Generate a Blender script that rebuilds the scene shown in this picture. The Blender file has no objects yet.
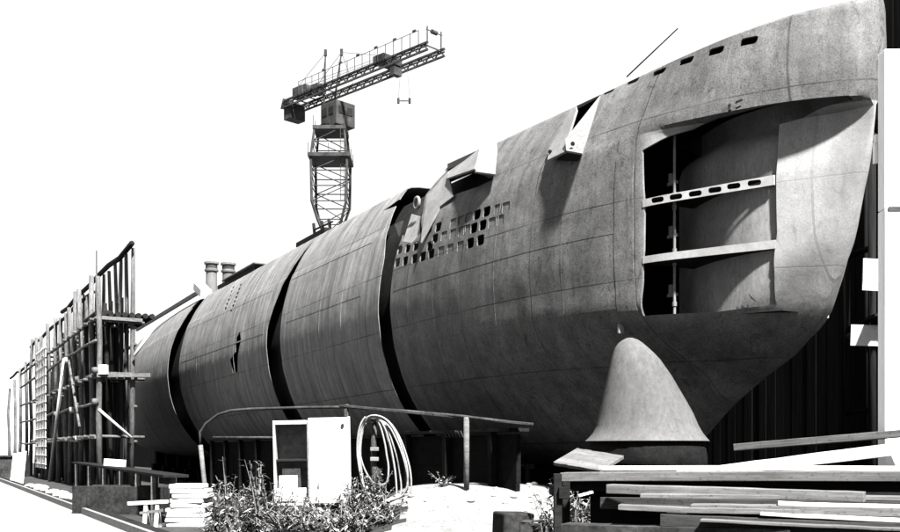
import bpy, bmesh, math, random
import numpy as np
from mathutils import Vector, Matrix
random.seed(7)
S = bpy.context.scene
COL = S.collection
PI = math.pi
EYE = 1.5
F = 1000.0                      # focal length in photo pixels (900 wide)

def P(px, py, Y):               # photo pixel at a depth -> world point (camera is level at z = EYE)
    return Vector(((px - 450) / F * Y, Y, EYE + (450 - py) / F * Y))

# ------------------------------------------------------------------ materials
def new_mat(name):
    m = bpy.data.materials.new(name); m.use_nodes = True
    nt = m.node_tree; b = nt.nodes['Principled BSDF']
    return m, nt, b

def nd(nt, typ, **kw):
    n = nt.nodes.new(typ)
    for k, v in kw.items():
        if k in n.inputs: n.inputs[k].default_value = v
        else: setattr(n, k, v)
    return n

ALB = 0.8
def math_n(nt, op, a, b=None, c=None):
    n = nt.nodes.new('ShaderNodeMath'); n.operation = op
    for i, v in enumerate((a, b, c)):
        if v is None: continue
        if hasattr(v, 'is_linked') or hasattr(v, 'links'): nt.links.new(v, n.inputs[i])
        else: n.inputs[i].default_value = v
    return n.outputs[0]

def ramp(nt, fac, stops):
    r = nt.nodes.new('ShaderNodeValToRGB')
    e = r.color_ramp.elements
    while len(e) < len(stops): e.new(0.5)
    for i, (p, v) in enumerate(stops):
        e[i].position = p; e[i].color = (v, v, v, 1)
    nt.links.new(fac, r.inputs[0])
    return r.outputs[0]

def noise(nt, vec, scale, detail=4, rough=0.55, dist=0.0):
    n = nt.nodes.new('ShaderNodeTexNoise')
    n.inputs['Scale'].default_value = scale; n.inputs['Detail'].default_value = detail
    n.inputs['Roughness'].default_value = rough; n.inputs['Distortion'].default_value = dist
    nt.links.new(vec, n.inputs['Vector'])
    return n.outputs[0]

def mapped(nt, vec, sc):
    m = nt.nodes.new('ShaderNodeMapping'); m.inputs['Scale'].default_value = sc
    nt.links.new(vec, m.inputs['Vector']); return m.outputs[0]

def mult(nt, a, b): return math_n(nt, 'MULTIPLY', a, b)

def finish(nt, b, col, rough=0.7, height=None, bump=0.3, bdist=0.02, spec=0.3):
    c = nt.nodes.new('ShaderNodeCombineColor')
    for i in range(3): nt.links.new(col, c.inputs[i])
    nt.links.new(c.outputs[0], b.inputs['Base Color'])
    b.inputs['Roughness'].default_value = rough
    b.inputs['Specular IOR Level'].default_value = spec
    if height is not None:
        bp = nt.nodes.new('ShaderNodeBump'); bp.inputs['Strength'].default_value = bump
        bp.inputs['Distance'].default_value = bdist
        nt.links.new(height, bp.inputs['Height']); nt.links.new(bp.outputs[0], b.inputs['Normal'])

def mat_plain(name, base, var=0.25, s1=1.2, s2=9.0, rough=0.75, bump=0.25, spec=None, stretch=(1, 1, 1), spots=0.0, bdist=0.01):
    if spec is None: spec = 0.3 if base > .1 else (.12 if base > .03 else .03)
    m, nt, b = new_mat(name)
    tc = nt.nodes.new('ShaderNodeTexCoord').outputs['Object']
    oi = nt.nodes.new('ShaderNodeObjectInfo')
    off = nt.nodes.new('ShaderNodeVectorMath'); off.operation = 'ADD'
    nt.links.new(tc, off.inputs[0])
    mul = math_n(nt, 'MULTIPLY', oi.outputs['Random'], 37.0)
    nt.links.new(mul, off.inputs[1])
    v = mapped(nt, off.outputs[0], stretch)
    a = noise(nt, v, s1, 5); f = noise(nt, v, s2, 6, 0.65)
    k = ramp(nt, a, [(0.3, 1 - var), (0.7, 1 + var)])
    k2 = ramp(nt, f, [(0.3, 1 - var), (0.7, 1 + var)])
    col = mult(nt, mult(nt, k, k2), base * ALB)
    tone = math_n(nt, 'MULTIPLY_ADD', oi.outputs['Random'], var * 0.8, 1 - var * 0.4)
    col = mult(nt, col, tone)
    if spots:
        d = noise(nt, off.outputs[0], 26, 3, 0.6)
        col = mult(nt, col, ramp(nt, d, [(0.34, 1 - spots), (0.42, 1.0)]))
    finish(nt, b, col, rough, f, bump, bdist, spec)
    return m

def mat_hull(name, base, streak, blotch, speck, lighttop=0.0):
    m, nt, b = new_mat(name)
    tc = nt.nodes.new('ShaderNodeTexCoord').outputs['Object']
    sep = nt.nodes.new('ShaderNodeSeparateXYZ'); nt.links.new(tc, sep.inputs[0])
    s, z = sep.outputs[0], sep.outputs[2]
    big = noise(nt, tc, 0.55, 6, 0.62, 0.4)
    col = ramp(nt, big, [(0.3, 1 - blotch), (0.5, 1.0), (0.72, 1 + blotch)])
    md = noise(nt, tc, 3.2, 6, 0.7)
    col = mult(nt, col, ramp(nt, md, [(0.32, 1 - blotch * .8), (0.68, 1 + blotch * .8)]))
    st = noise(nt, mapped(nt, tc, (4.5, .35, .35)), 1.0, 6, 0.68)
    col = mult(nt, col, ramp(nt, st, [(0.3, 1 - streak), (0.5, 1.0), (0.7, 1 + streak)]))
    # rust scabs and bare spots
    sp = noise(nt, mapped(nt, tc, (5.0, 5.0, 2.6)), 1.0, 7, 0.72, 1.6)
    col = mult(nt, col, ramp(nt, sp, [(0.30, 1 - speck), (0.44, 1.0), (0.7, 1 + speck * .3)]))
    fs = noise(nt, tc, 48.0, 2, 0.8, 0.6)
    col = mult(nt, col, ramp(nt, fs, [(0.28, 1 - speck), (0.48, 1.0), (0.70, 1 + speck * .6)]))
    # scoured drip marks
    dr = noise(nt, mapped(nt, tc, (14, 3, .9)), 1.0, 3, 0.6)
    col = mult(nt, col, ramp(nt, dr, [(0.28, 0.72), (0.38, 1.0)]))
    # plate seams: butts every 2.15 m, strakes every 1.28 m
    jig = noise(nt, tc, 1.3, 2)
    sj = math_n(nt, 'MULTIPLY_ADD', jig, 0.05, s)
    ma = math_n(nt, 'MODULO', math_n(nt, 'ADD', sj, 41.0), 2.15)
    la = math_n(nt, 'LESS_THAN', math_n(nt, 'ABSOLUTE', math_n(nt, 'SUBTRACT', ma, 1.0)), 0.014)
    zj = math_n(nt, 'MULTIPLY_ADD', jig, 0.04, math_n(nt, 'MULTIPLY_ADD', s, 0.012, z))
    mb = math_n(nt, 'MODULO', math_n(nt, 'ADD', zj, 10.3), 1.28)
    lb = math_n(nt, 'LESS_THAN', math_n(nt, 'ABSOLUTE', math_n(nt, 'SUBTRACT', mb, 0.6)), 0.011)
    seam = math_n(nt, 'MAXIMUM', la, lb)
    vis = ramp(nt, noise(nt, tc, 0.9, 2), [(0.36, 0.25), (0.6, 0.75)])
    col = mult(nt, col, math_n(nt, 'SUBTRACT', 1.0, mult(nt, seam, vis)))
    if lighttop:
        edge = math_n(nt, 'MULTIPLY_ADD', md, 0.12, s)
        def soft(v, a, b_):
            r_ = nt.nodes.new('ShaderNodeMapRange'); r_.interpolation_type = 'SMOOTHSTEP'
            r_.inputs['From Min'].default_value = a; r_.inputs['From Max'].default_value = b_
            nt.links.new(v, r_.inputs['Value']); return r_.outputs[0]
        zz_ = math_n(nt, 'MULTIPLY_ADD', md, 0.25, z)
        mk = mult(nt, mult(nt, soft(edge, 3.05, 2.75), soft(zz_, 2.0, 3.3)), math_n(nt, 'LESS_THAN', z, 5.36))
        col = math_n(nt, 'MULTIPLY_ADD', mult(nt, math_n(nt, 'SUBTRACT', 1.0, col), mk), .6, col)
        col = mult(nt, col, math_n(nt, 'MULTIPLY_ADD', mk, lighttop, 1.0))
    col = mult(nt, col, base * ALB)
    # gently dished plates between the frames
    wv = math_n(nt, 'SINE', mult(nt, s, 2 * PI / 0.72))
    dish = mult(nt, wv, 0.25)
    h = math_n(nt, 'ADD', dish, math_n(nt, 'ADD', mult(nt, md, 0.4), mult(nt, seam, -0.6)))
    can = noise(nt, tc, 0.8, 2, 0.5)
    h = math_n(nt, 'ADD', h, mult(nt, can, 2.2))
    finish(nt, b, col, 0.66, h, 0.5, 0.03, 0.14)
    return m

M = {}
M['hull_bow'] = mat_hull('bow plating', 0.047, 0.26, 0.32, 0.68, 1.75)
M['hull_aft'] = mat_hull('aft plating', 0.082, 0.5, 0.2, 0.4)
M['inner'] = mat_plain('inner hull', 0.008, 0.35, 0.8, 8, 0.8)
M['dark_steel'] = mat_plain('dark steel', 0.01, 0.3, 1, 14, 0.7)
M['plate_pale'] = mat_plain('pale plate', 0.092, 0.2, 1.4, 10, 0.6, spots=0.3)
M['liner'] = mat_plain('recess liner', 0.1, 0.22, 1.0, 12, 0.6, stretch=(2.5, 2.5, .6), spots=0.3)
M['shelf'] = mat_plain('shelf plate', 0.11, 0.15, 2, 12, 0.6)
M['fairing'] = mat_plain('dome fairing', 0.042, 0.22, 1.2, 9, 0.9, stretch=(1.6, 1.6, .7), spots=0.25)
M['post_white'] = mat_plain('whitewashed timber', 0.7, 0.1, 1, 8, 0.8, stretch=(6, 6, .5))
M['white_paint'] = mat_plain('white painted sheet', 0.26, 0.22, 1.5, 7, 0.6, spots=0.55)
M['grey_inside'] = mat_plain('cabinet inside', 0.09, 0.3, 2, 8, 0.7)
M['wood_pale'] = mat_plain('fresh sawn wood', 0.28, 0.18, 1, 5, 0.8, stretch=(.6, 9, 9), spots=0.25)
M['wood_mid'] = mat_plain('weathered wood', 0.06, 0.35, 1, 5, 0.85, stretch=(.6, 9, 9), spots=0.4)
M['wood_dark'] = mat_plain('tarred wood', 0.007, 0.35, 1, 5, 0.85, stretch=(.6, 9, 9), spots=0.3)
M['wood_soot'] = mat_plain('sooty wood', 0.022, 0.4, 1, 5, 0.85, stretch=(.6, 9, 9), spots=0.4)
M['pole'] = mat_plain('scaffold pole', 0.045, 0.45, 1.6, 6, 0.85, stretch=(3, 3, .8), spots=0.5)
M['screen'] = mat_plain('scaffold boarding', 0.009, 0.4, 1.2, 6, 0.9, stretch=(5, 5, .5))
M['tar'] = mat_plain('tarred wall boards', 0.005, 0.4, .8, 5, 0.9, stretch=(4, 4, .3))
M['crane'] = mat_plain('crane steel', 0.022, 0.45, .4, 2.5, 0.7)
M['crane_pale'] = mat_plain('crane cab paint', 0.026, 0.35, .5, 2.5, 0.7)
M['chimney'] = mat_plain('chimney render', 0.07, 0.25, .4, 2, 0.85, stretch=(2, 2, .5))
M['hose'] = mat_plain('hose rubber', 0.12, 0.3, 3, 16, 0.6)
M['pipe'] = mat_plain('pipe steel', 0.025, 0.5, 3, 14, 0.6)
M['slab'] = mat_plain('limewashed slab', 0.3, 0.14, 2, 10, 0.9, spots=0.3)
M['block'] = mat_plain('sooty block', 0.018, 0.5, 2, 12, 0.9, spots=0.4)
M['stone'] = mat_plain('pale rubble', 0.14, 0.25, 3, 14, 0.9)
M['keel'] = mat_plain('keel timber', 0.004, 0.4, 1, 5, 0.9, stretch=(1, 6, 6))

def mat_ground(name, base, var, spot):
    m, nt, b = new_mat(name)
    tc = nt.nodes.new('ShaderNodeTexCoord').outputs['Object']
    a = noise(nt, tc, 0.35, 6, 0.6); c = noise(nt, tc, 3.5, 8, 0.7); d = noise(nt, tc, 19, 4, 0.65)
    col = mult(nt, ramp(nt, a, [(0.3, 1 - var), (0.7, 1 + var)]), ramp(nt, c, [(0.32, 1 - var), (0.68, 1 + var)]))
    col = mult(nt, col, ramp(nt, d, [(0.33, 1 - spot), (0.43, 1.0)]))
    col = mult(nt, col, base * ALB)
    finish(nt, b, col, 0.95, c, 0.6, 0.05, 0.1)
    return m
M['ground'] = mat_ground('sandy ground', 0.13, 0.15, 0.3)
M['apron'] = mat_ground('apron concrete', 0.1, 0.10, 0.3)
M['slip'] = mat_ground('shade-dark slip earth', 0.016, 0.4, 0.4)  # dark base carries the shade under the hull; also serves as soil
M['bank'] = mat_ground('pale spoil', 0.095, 0.26, 0.6)

def mat_leaf():
    m, nt, b = new_mat('weed leaf')
    g = nt.nodes.new('ShaderNodeNewGeometry')
    col = ramp(nt, g.outputs['Random Per Island'], [(0.0, 0.01), (0.5, 0.028), (0.8, 0.08), (1.0, 0.24)])
    finish(nt, b, col, 0.6)
    return m
M['leaf'] = mat_leaf()
M['stalk'] = mat_plain('weed stalk', 0.09, 0.3, 5, 20, 0.8)

# ------------------------------------------------------------------ mesh helpers
class MB:
    def __init__(s): s.v = []; s.f = []
    def add(s, vs, fs):
        o = len(s.v); s.v += [Vector(v) for v in vs]; s.f += [tuple(i + o for i in f) for f in fs]; return s
    def box(s, c, size, R=None):
        hx, hy, hz = (d / 2 for d in size); c = Vector(c)
        vs = [Vector((x, y, z)) for z in (-hz, hz) for y in (-hy, hy) for x in (-hx, hx)]
        if R is not None: vs = [R @ v for v in vs]
        return s.add([c + v for v in vs], [(0, 2, 3, 1), (4, 5, 7, 6), (0, 1, 5, 4), (2, 6, 7, 3), (0, 4, 6, 2), (1, 3, 7, 5)])
    def bar(s, p, q, w, h=None, up=(0, 0, 1)):
        p, q = Vector(p), Vector(q); h = h or w
        d = (q - p); L = d.length; d.normalize()
        u = Vector(up)
        if abs(d.dot(u)) > 0.98: u = Vector((0, 1, 0))
        y = u.cross(d).normalized(); z = d.cross(y)
        R = Matrix((d, y, z)).transposed()
        return s.box((p + q) / 2, (L, w, h), R)
    def cyl(s, p, q, r1, r2=None, n=10, cap=True):
        return s.tube([p, q], [r1, r1 if r2 is None else r2], n, cap)
    def tube(s, path, r, n=8, cap=True, closed=False):
        path = [Vector(p) for p in path]; m = len(path)
        rr = r if isinstance(r, (list, tuple)) else [r] * m
        o = len(s.v); prev = None
        for i, p in enumerate(path):
            a = path[i - 1] if (i > 0 or closed) else p
            b = path[(i + 1) % m] if (i < m - 1 or closed) else p
            t = (b - a).normalized()
            if prev is None:
                u = t.orthogonal().normalized()
            else:
                u = (prev - t * prev.dot(t)).normalized()
            prev = u; w = t.cross(u)
            for k in range(n):
                an = 2 * PI * k / n
                s.v.append(p + (u * math.cos(an) + w * math.sin(an)) * rr[i])
        for i in range(m if closed else m - 1):
            j = (i + 1) % m
            for k in range(n):
                k2 = (k + 1) % n
                s.f.append((o + i * n + k, o + i * n + k2, o + j * n + k2, o + j * n + k))
        if cap and not closed:
            s.f.append(tuple(o + k for k in range(n))[::-1]); s.f.append(tuple(o + (m - 1) * n + k for k in range(n)))
        return s
    def loft(s, rings, cap=True, closed_ring=True):
        o = len(s.v); n = len(rings[0])
        for r in rings: s.v += [Vector(p) for p in r]
        for i in range(len(rings) - 1):
            for k in range(n if closed_ring else n - 1):
                k2 = (k + 1) % n
                s.f.append((o + i * n + k, o + i * n + k2, o + (i + 1) * n + k2, o + (i + 1) * n + k))
        if cap:
            s.f.append(tuple(o + k for k in range(n))[::-1]); s.f.append(tuple(o + (len(rings) - 1) * n + k for k in range(n)))
        return s
    def plate(s, pts, th, nrm=None):
        pts = [Vector(p) for p in pts]
        if nrm is None: nrm = (pts[1] - pts[0]).cross(pts[2] - pts[0]).normalized()
        nrm = Vector(nrm); n = len(pts)
        return s.add([p for p in pts] + [p + nrm * th for p in pts],
                     [tuple(range(n))[::-1], tuple(range(n, 2 * n))] + [(i, (i + 1) % n, n + (i + 1) % n, n + i) for i in range(n)])
    def build(s, name, mat, parent=None, origin=None, smooth=False, bevel=0.0, fixn=True):
        me = bpy.data.meshes.new(name)
        o = Vector(origin) if origin is not None else Vector((0, 0, 0))
        base = o
        if parent is not None and origin is None:
            pr_ = parent
            while pr_.parent is not None and '_loc_v' not in pr_: pr_ = pr_.parent
            base = pr_.get('_loc_v', None); base = Vector(base) if base is not None else Vector((0, 0, 0))
        me.from_pydata([v - base for v in s.v], [], s.f)
        if fixn:
            bm = bmesh.new(); bm.from_mesh(me); bmesh.ops.recalc_face_normals(bm, faces=bm.faces); bm.to_mesh(me); bm.free()
        me.update()
        me.materials.append(mat)
        ob = bpy.data.objects.new(name, me); COL.objects.link(ob)
        if parent is not None: ob.parent = parent
        elif origin is not None: ob.location = o
        if smooth: me.polygons.foreach_set('use_smooth', [True] * len(me.polygons))
        if bevel:
            b = ob.modifiers.new('bevel', 'BEVEL'); b.width = bevel; b.segments = 2; b.limit_method = 'ANGLE'
        return ob

def tag(o, label, cat, group=None):
    o['label'] = label; o['category'] = cat
    if group: o['group'] = group
    return o

def thing(name, loc, label, cat, group=None):
    e = bpy.data.objects.new(name, None); e.empty_display_size = 0.2
    COL.objects.link(e); e.location = loc
    e['_loc_v'] = tuple(loc)            # parts are given in world coordinates, stored relative to this
    tag(e, label, cat, group)
    return e

def structure(o): o['kind'] = 'structure'; return o

def auto_smooth(ob, deg=35):
    me = ob.data
    me.polygons.foreach_set('use_smooth', [True] * len(me.polygons))
    bm = bmesh.new(); bm.from_mesh(me)
    for e in bm.edges:
        if len(e.link_faces) == 2:
            e.smooth = e.calc_face_angle(0) < math.radians(deg)
        else: e.smooth = False
    bm.to_mesh(me); bm.free()

# ------------------------------------------------------------------ hull form  (s aft from the stem, n outboard to port, Z above eye level)
D = Vector((-0.468, 0.8836, 0)).normalized(); N = Vector((-D.y, D.x, 0))
B0 = Vector((6.2, 14.4, EYE))
KEEL = -0.3
def hull_w(s, n, Z): return B0 + D * s + N * n + Vector((0, 0, Z))
def to_hull(p):
    r = p - B0; return r.dot(D), r.dot(N), r.z

def pchip(xs, ys):
    xs = np.array(xs, float); ys = np.array(ys, float)
    h = np.diff(xs); dl = np.diff(ys) / h
    d = np.zeros(len(xs)); d[0] = dl[0]; d[-1] = dl[-1] if len(xs) < 3 else 0.0 * dl[-1] + dl[-1] * .5
    for i in range(1, len(xs) - 1):
        if dl[i - 1] * dl[i] > 0:
            w1 = 2 * h[i] + h[i - 1]; w2 = h[i] + 2 * h[i - 1]
            d[i] = (w1 + w2) / (w1 / dl[i - 1] + w2 / dl[i])
    def f(x):
        if x <= xs[0]: return float(ys[0])
        if x >= xs[-1]: return float(ys[-1])
        i = int(np.searchsorted(xs, x) - 1); t = (x - xs[i]) / h[i]
        return float((2*t**3 - 3*t*t + 1) * ys[i] + (t**3 - 2*t*t + t) * h[i] * d[i] + (-2*t**3 + 3*t*t) * ys[i+1] + (t**3 - t*t) * h[i] * d[i+1])
    return f

_stem = [(-.3, 5.0), (-.1, 4.3), (.17, 3.77), (.6, 3.27), (1.18, 2.32), (1.55, 1.62), (2.11, 1.06), (2.5, .85), (3.05, .57), (3.9, .3), (4.2, .2), (5.27, .05), (5.9, .01), (6.5, 0.0)]
stem = pchip([a for a, b in _stem], [b for a, b in _stem])
_keel = sorted((b, a) for a, b in _stem)
keelz = pchip([b for b, a in _keel], [a for b, a in _keel])
LEV = [
 (-.3, {5.0: 0, 7: .35, 10: .7, 14: .75}),
 (-.1, {4.3: 0, 5.5: .45, 7: 1.0, 10: 1.4, 14: 1.45}),
 (.5, {3.38: 0, 4: .5, 5.5: 1.25, 7: 1.75, 10: 2.12, 14: 2.15}),
 (1.3, {2.05: 0, 2.8: .56, 4: 1.36, 5.5: 2.05, 7: 2.4, 10: 2.66, 14: 2.68}),
 (2.2, {1.0: 0, 1.25: .36, 1.6: .78, 2: 1.2, 2.8: 1.88, 4: 2.38, 5.5: 2.68, 7: 2.84, 10: 2.98, 14: 3.0}),
 (2.7, {.75: 0, 1.0: .34, 1.25: .66, 2: 1.33, 2.8: 1.97, 4: 2.44, 5.5: 2.74, 7: 2.9, 10: 3.06, 14: 3.08}),
 (3.2, {.52: 0, .75: .34, 1.25: .75, 2: 1.39, 2.8: 2.0, 4: 2.48, 5.5: 2.78, 7: 2.92, 10: 3.1, 14: 3.12}),
 (4.0, {.25: 0, .45: .22, .75: .44, 1.25: .79, 2: 1.41, 2.8: 2.02, 4: 2.46, 5.5: 2.72, 7: 2.86, 10: 3.02, 14: 3.04}),
 (4.85, {.12: 0, .3: .08, .5: .17, .75: .31, 1.25: .66, 2: 1.33, 2.8: 1.97, 4: 2.36, 5.5: 2.56, 7: 2.68, 10: 2.8, 14: 2.82}),
 (5.0, {.12: 0, .3: .07, .5: .15, .75: .28, 1.25: .62, 2: 1.3, 2.8: 1.96, 4: 2.32, 5.5: 2.5, 7: 2.61, 10: 2.74, 14: 2.76}),
 (5.1, {.06: 0, .15: .2, .3: .4, .5: .62, .75: .86, 1.25: 1.24, 2: 1.64, 2.8: 1.97, 4: 2.26, 5.5: 2.45, 7: 2.55, 10: 2.68, 14: 2.7}),
 (5.5, {.03: 0, .1: .2, .25: .42, .5: .68, .75: .93, 1.25: 1.26, 2: 1.58, 2.8: 1.83, 4: 2.06, 5.5: 2.22, 7: 2.34, 10: 2.48, 14: 2.5}),
 (5.9, {.02: 0, .1: .22, .25: .43, .5: .68, .75: .92, 1.25: 1.22, 2: 1.48, 2.8: 1.67, 4: 1.83, 5.5: 1.96, 7: 2.08, 10: 2.22, 14: 2.24}),
 (6.3, {.02: 0, .1: .2, .25: .4, .5: .64, .75: .86, 1.25: 1.12, 2: 1.34, 2.8: 1.46, 4: 1.56, 5.5: 1.67, 7: 1.77, 10: 1.88, 14: 1.92}),
]
LZ = [z for z, t in LEV]
LS0 = [min(t) for z, t in LEV]
LT = [pchip([math.sqrt(max(s - min(t), 0)) for s in sorted(t)], [t[s] for s in sorted(t)]) for z, t in LEV]
def stern(s):
    if s < 34: return 1.0
    u = min((s - 34) / 20.0, 1.0); return 1 - 0.62 * u ** 1.6
def Wd(s, Z):
    e = s - stem(Z)
    if e <= 0: return 0.0
    ws = []
    for f in LT: ws.append(f(math.sqrt(e)))
    i = 0
    while i < len(LZ) - 2 and Z > LZ[i + 1]: i += 1
    # smooth vertical interpolation except across the ledge
    t = (Z - LZ[i]) / (LZ[i + 1] - LZ[i]); t = min(max(t, 0), 1.3)
    lo, hi = max(i - 1, 0), min(i + 2, len(LZ) - 1)
    h = LZ[i + 1] - LZ[i]
    def slope(j):
        a, b = max(j - 1, 0), min(j + 1, len(LZ) - 1)
        if s < 3.2 and (9 <= j <= 10): return (ws[10] - ws[9]) / (LZ[10] - LZ[9]) if i == 9 else 0.0
        return (ws[b] - ws[a]) / (LZ[b] - LZ[a])
    d0, d1 = slope(i) * h, slope(i + 1) * h
    w = (2*t**3 - 3*t*t + 1) * ws[i] + (t**3 - 2*t*t + t) * d0 + (-2*t**3 + 3*t*t) * ws[i+1] + (t**3 - t*t) * d1
    return max(w, 0.0) * stern(s)
def deck_edge(s): return 6.3 + 0.2 * math.exp(-s / 1.8) - (0.0 if s < 36 else 0.006 * (s - 36) ** 1.5)
def keel_at(s): return keelz(s) if s < 5 else (KEEL if s < 38 else KEEL + 0.01 * (s - 38) ** 1.7)

def section(s, off=0.0, nl=34, nu=16):
    zk = keel_at(s) + off; ze = deck_edge(s) - 0.06 - off
    zl = 5.0
    pts = []
    if zk < zl:
        for k in range(nl):
            t = k / (nl - 1); Z = zk + (zl - zk) * t
            pts.append((max(Wd(s, Z) - off, 0.0) if not (k == 0) else max(Wd(s, Z) - off, 0) * .97, Z))
    else:
        for k in range(nl): pts.append((0.0, zk + 1e-4 * k))
    z0 = max(zl + 0.03, pts[-1][1] + 0.001)
    for k in range(nu):
        t = k / (nu - 1); Z = z0 + (ze - z0) * t
        pts.append((max(Wd(s, Z) - off, 0.0), Z))
    w0 = pts[-1][0]
    for k in range(1, 8):                               # rounded deck edge and cambered deck
        a = k / 7.0
        pts.append((w0 * (1 - a ** 1.5), ze + 0.06 * math.sin(min(a * 3, 1) * PI / 2) + 0.05 * a))
    return pts                                          # keel -> deck centre, port side

def hull_rings(stations, off=0.0, edge0=None, edge1=None):
    rings = []
    s0, s1 = stations[0], stations[-1]
    for s in stations:
        sec = section(s, off)
        ring = []
        for side in (1, -1):
            seq = sec if side == 1 else sec[::-1][1:]
            for (w, Z) in seq:
                ss = s
                t = (s - s0) / (s1 - s0)
                if edge0 is not None: ss += (1 - t) ** 3 * (edge0(Z) - s0)
                if edge1 is not None: ss += t ** 6 * (edge1(Z) - s1)
                ring.append(Vector((ss, w * side, Z - KEEL)))
        rings.append(ring)
    return rings

def ray_pick(px, py, out=0.0):
    """where the sight line of a photo pixel meets the port side of the hull -> (s, n, Z)"""
    best = None; last = None
    Y = 12.0
    while Y < 60:
        p = P(px, py, Y); s, n, Z = to_hull(p)
        if s > 0 and Z < 6.55 and Z > -.3:
            g = n - Wd(s, Z) - out
            if best is None or abs(g) < best[0]: best = (abs(g), s, n, Z)
            if g < 0 and last is not None and last > 0:
                return s, Wd(s, Z) + out, Z
            last = g
        Y += 0.02
    return best[1], Wd(best[1], best[3]) + out, best[3]
def hnormal(s, Z):
    a = Vector((s + .05, Wd(s + .05, Z), Z)) - Vector((max(s - .05, .01), Wd(max(s - .05, .01), Z), Z))
    b = Vector((s, Wd(s, Z + .05), Z + .05)) - Vector((s, Wd(s, Z - .05), Z - .05))
    n = b.cross(a).normalized()
    if n.y < 0: n = -n
    return n
def HP(px, py, out=0.0):        # local hull point at a pixel, pushed outboard
    s, n, Z = ray_pick(px, py, out)
    return Vector((s, n, Z - KEEL))

# ------------------------------------------------------------------ submarine
sub = bpy.data.objects.new('submarine', None); COL.objects.link(sub)
sub.location = (B0.x, B0.y, EYE + KEEL)
sub.rotation_euler = (0, 0, math.atan2(D.y, D.x))
tag(sub, 'huge grey unfinished submarine hull with its bow towards us on the slipway', 'submarine')

def stations(a, b, step):
    n = max(2, int(round((b - a) / step))); return [a + (b - a) * i / n for i in range(n + 1)]

def cutter_prism(mb, pts, nrm, out=0.35, inn=0.4):
    nrm = Vector(nrm); n = len(pts)
    a = [p + nrm * out for p in pts]; b = [p - nrm * inn for p in pts]
    mb.add(a + b, [tuple(range(n)), tuple(range(n, 2 * n))[::-1]] + [(i, n + i, n + (i + 1) % n, (i + 1) % n) for i in range(n)])

def px_cut(mb, poly, out=0.35, inn=0.4):
    pts = [HP(x, y) for x, y in poly]
    c = sum((Vector((0, 0, 0)) + p for p in pts), Vector()) / len(pts)
    nr = hnormal(c.x, c.z + KEEL)
    cutter_prism(mb, pts, nr, out, inn)

def hole(mb, px, py, ls, lz, out=0.2, inn=0.3, rnd=0.35, skew=0.0):
    s, n, Z = ray_pick(px, py); nr = hnormal(s, Z); c = Vector((s, n, Z - KEEL))
    u = Vector((1, 0, 0)); u = (u - nr * u.dot(nr)).normalized(); v = nr.cross(u)
    if v.z < 0: v = -v
    pts = []
    r = min(ls, lz) * rnd
    for cx, cy, a0 in ((1, 1, 0), (-1, 1, 90), (-1, -1, 180), (1, -1, 270)):
        for k in range(4):
            a = math.radians(a0 + 30 * k)
            x = cx * (ls / 2 - r) + r * math.cos(a); y = cy * (lz / 2 - r) + r * math.sin(a)
            pts.append(c + u * (x + skew * y) + v * y)
    cutter_prism(mb, pts, nr, out, inn)

def boolean_cut(ob, mb):
    me = bpy.data.meshes.new('cut'); me.from_pydata(mb.v, [], mb.f)
    bm = bmesh.new(); bm.from_mesh(me); bmesh.ops.recalc_face_normals(bm, faces=bm.faces); bm.to_mesh(me); bm.free()
    co = bpy.data.objects.new('cut', me); COL.objects.link(co)
    co.parent = ob.parent
    bpy.context.view_layer.update()
    md = ob.modifiers.new('cut', 'BOOLEAN'); md.operation = 'DIFFERENCE'; md.object = co; md.solver = 'EXACT'; md.use_self = True
    dg = bpy.context.evaluated_depsgraph_get(); dg.update()
    nm = bpy.data.meshes.new_from_object(ob.evaluated_get(dg))
    ob.modifiers.clear(); old = ob.data; ob.data = nm; nm.name = old.name
    bpy.data.objects.remove(co); bpy.data.meshes.remove(me)

def shell(name, sts, mat, th=0.07, edge0=None, edge1=None, cutters=None, closed_bow=False):
    rings = hull_rings(sts, 0, edge0, edge1)
    mb = MB(); mb.loft(rings, cap=False, closed_ring=True)
    ob = mb.build(name, mat, sub, fixn=False)
    bm = bmesh.new(); bm.from_mesh(ob.data)
    bmesh.ops.remove_doubles(bm, verts=bm.verts, dist=0.0015)
    bmesh.ops.recalc_face_normals(bm, faces=bm.faces)
    bm.faces.ensure_lookup_table()
    # normals outward: the face farthest to port must face port
    f = max(bm.faces, key=lambda q: q.calc_center_median().y)
    if f.normal.y < 0: bmesh.ops.reverse_faces(bm, faces=bm.faces)
    bm.to_mesh(ob.data); bm.free()
    sd = ob.modifiers.new('thick', 'SOLIDIFY'); sd.thickness = th; sd.offset = -1
    dg = bpy.context.evaluated_depsgraph_get(); dg.update()
    nm = bpy.data.meshes.new_from_object(ob.evaluated_get(dg)); ob.modifiers.clear(); ob.data = nm
    if cutters is not None: boolean_cut(ob, cutters)
    auto_smooth(ob, 32)
    return ob

ledge_fn = lambda a, b, z0, z1: (lambda Z: a + (b - a) * min(max((Z - z0) / (z1 - z0), 0), 1))

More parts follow.
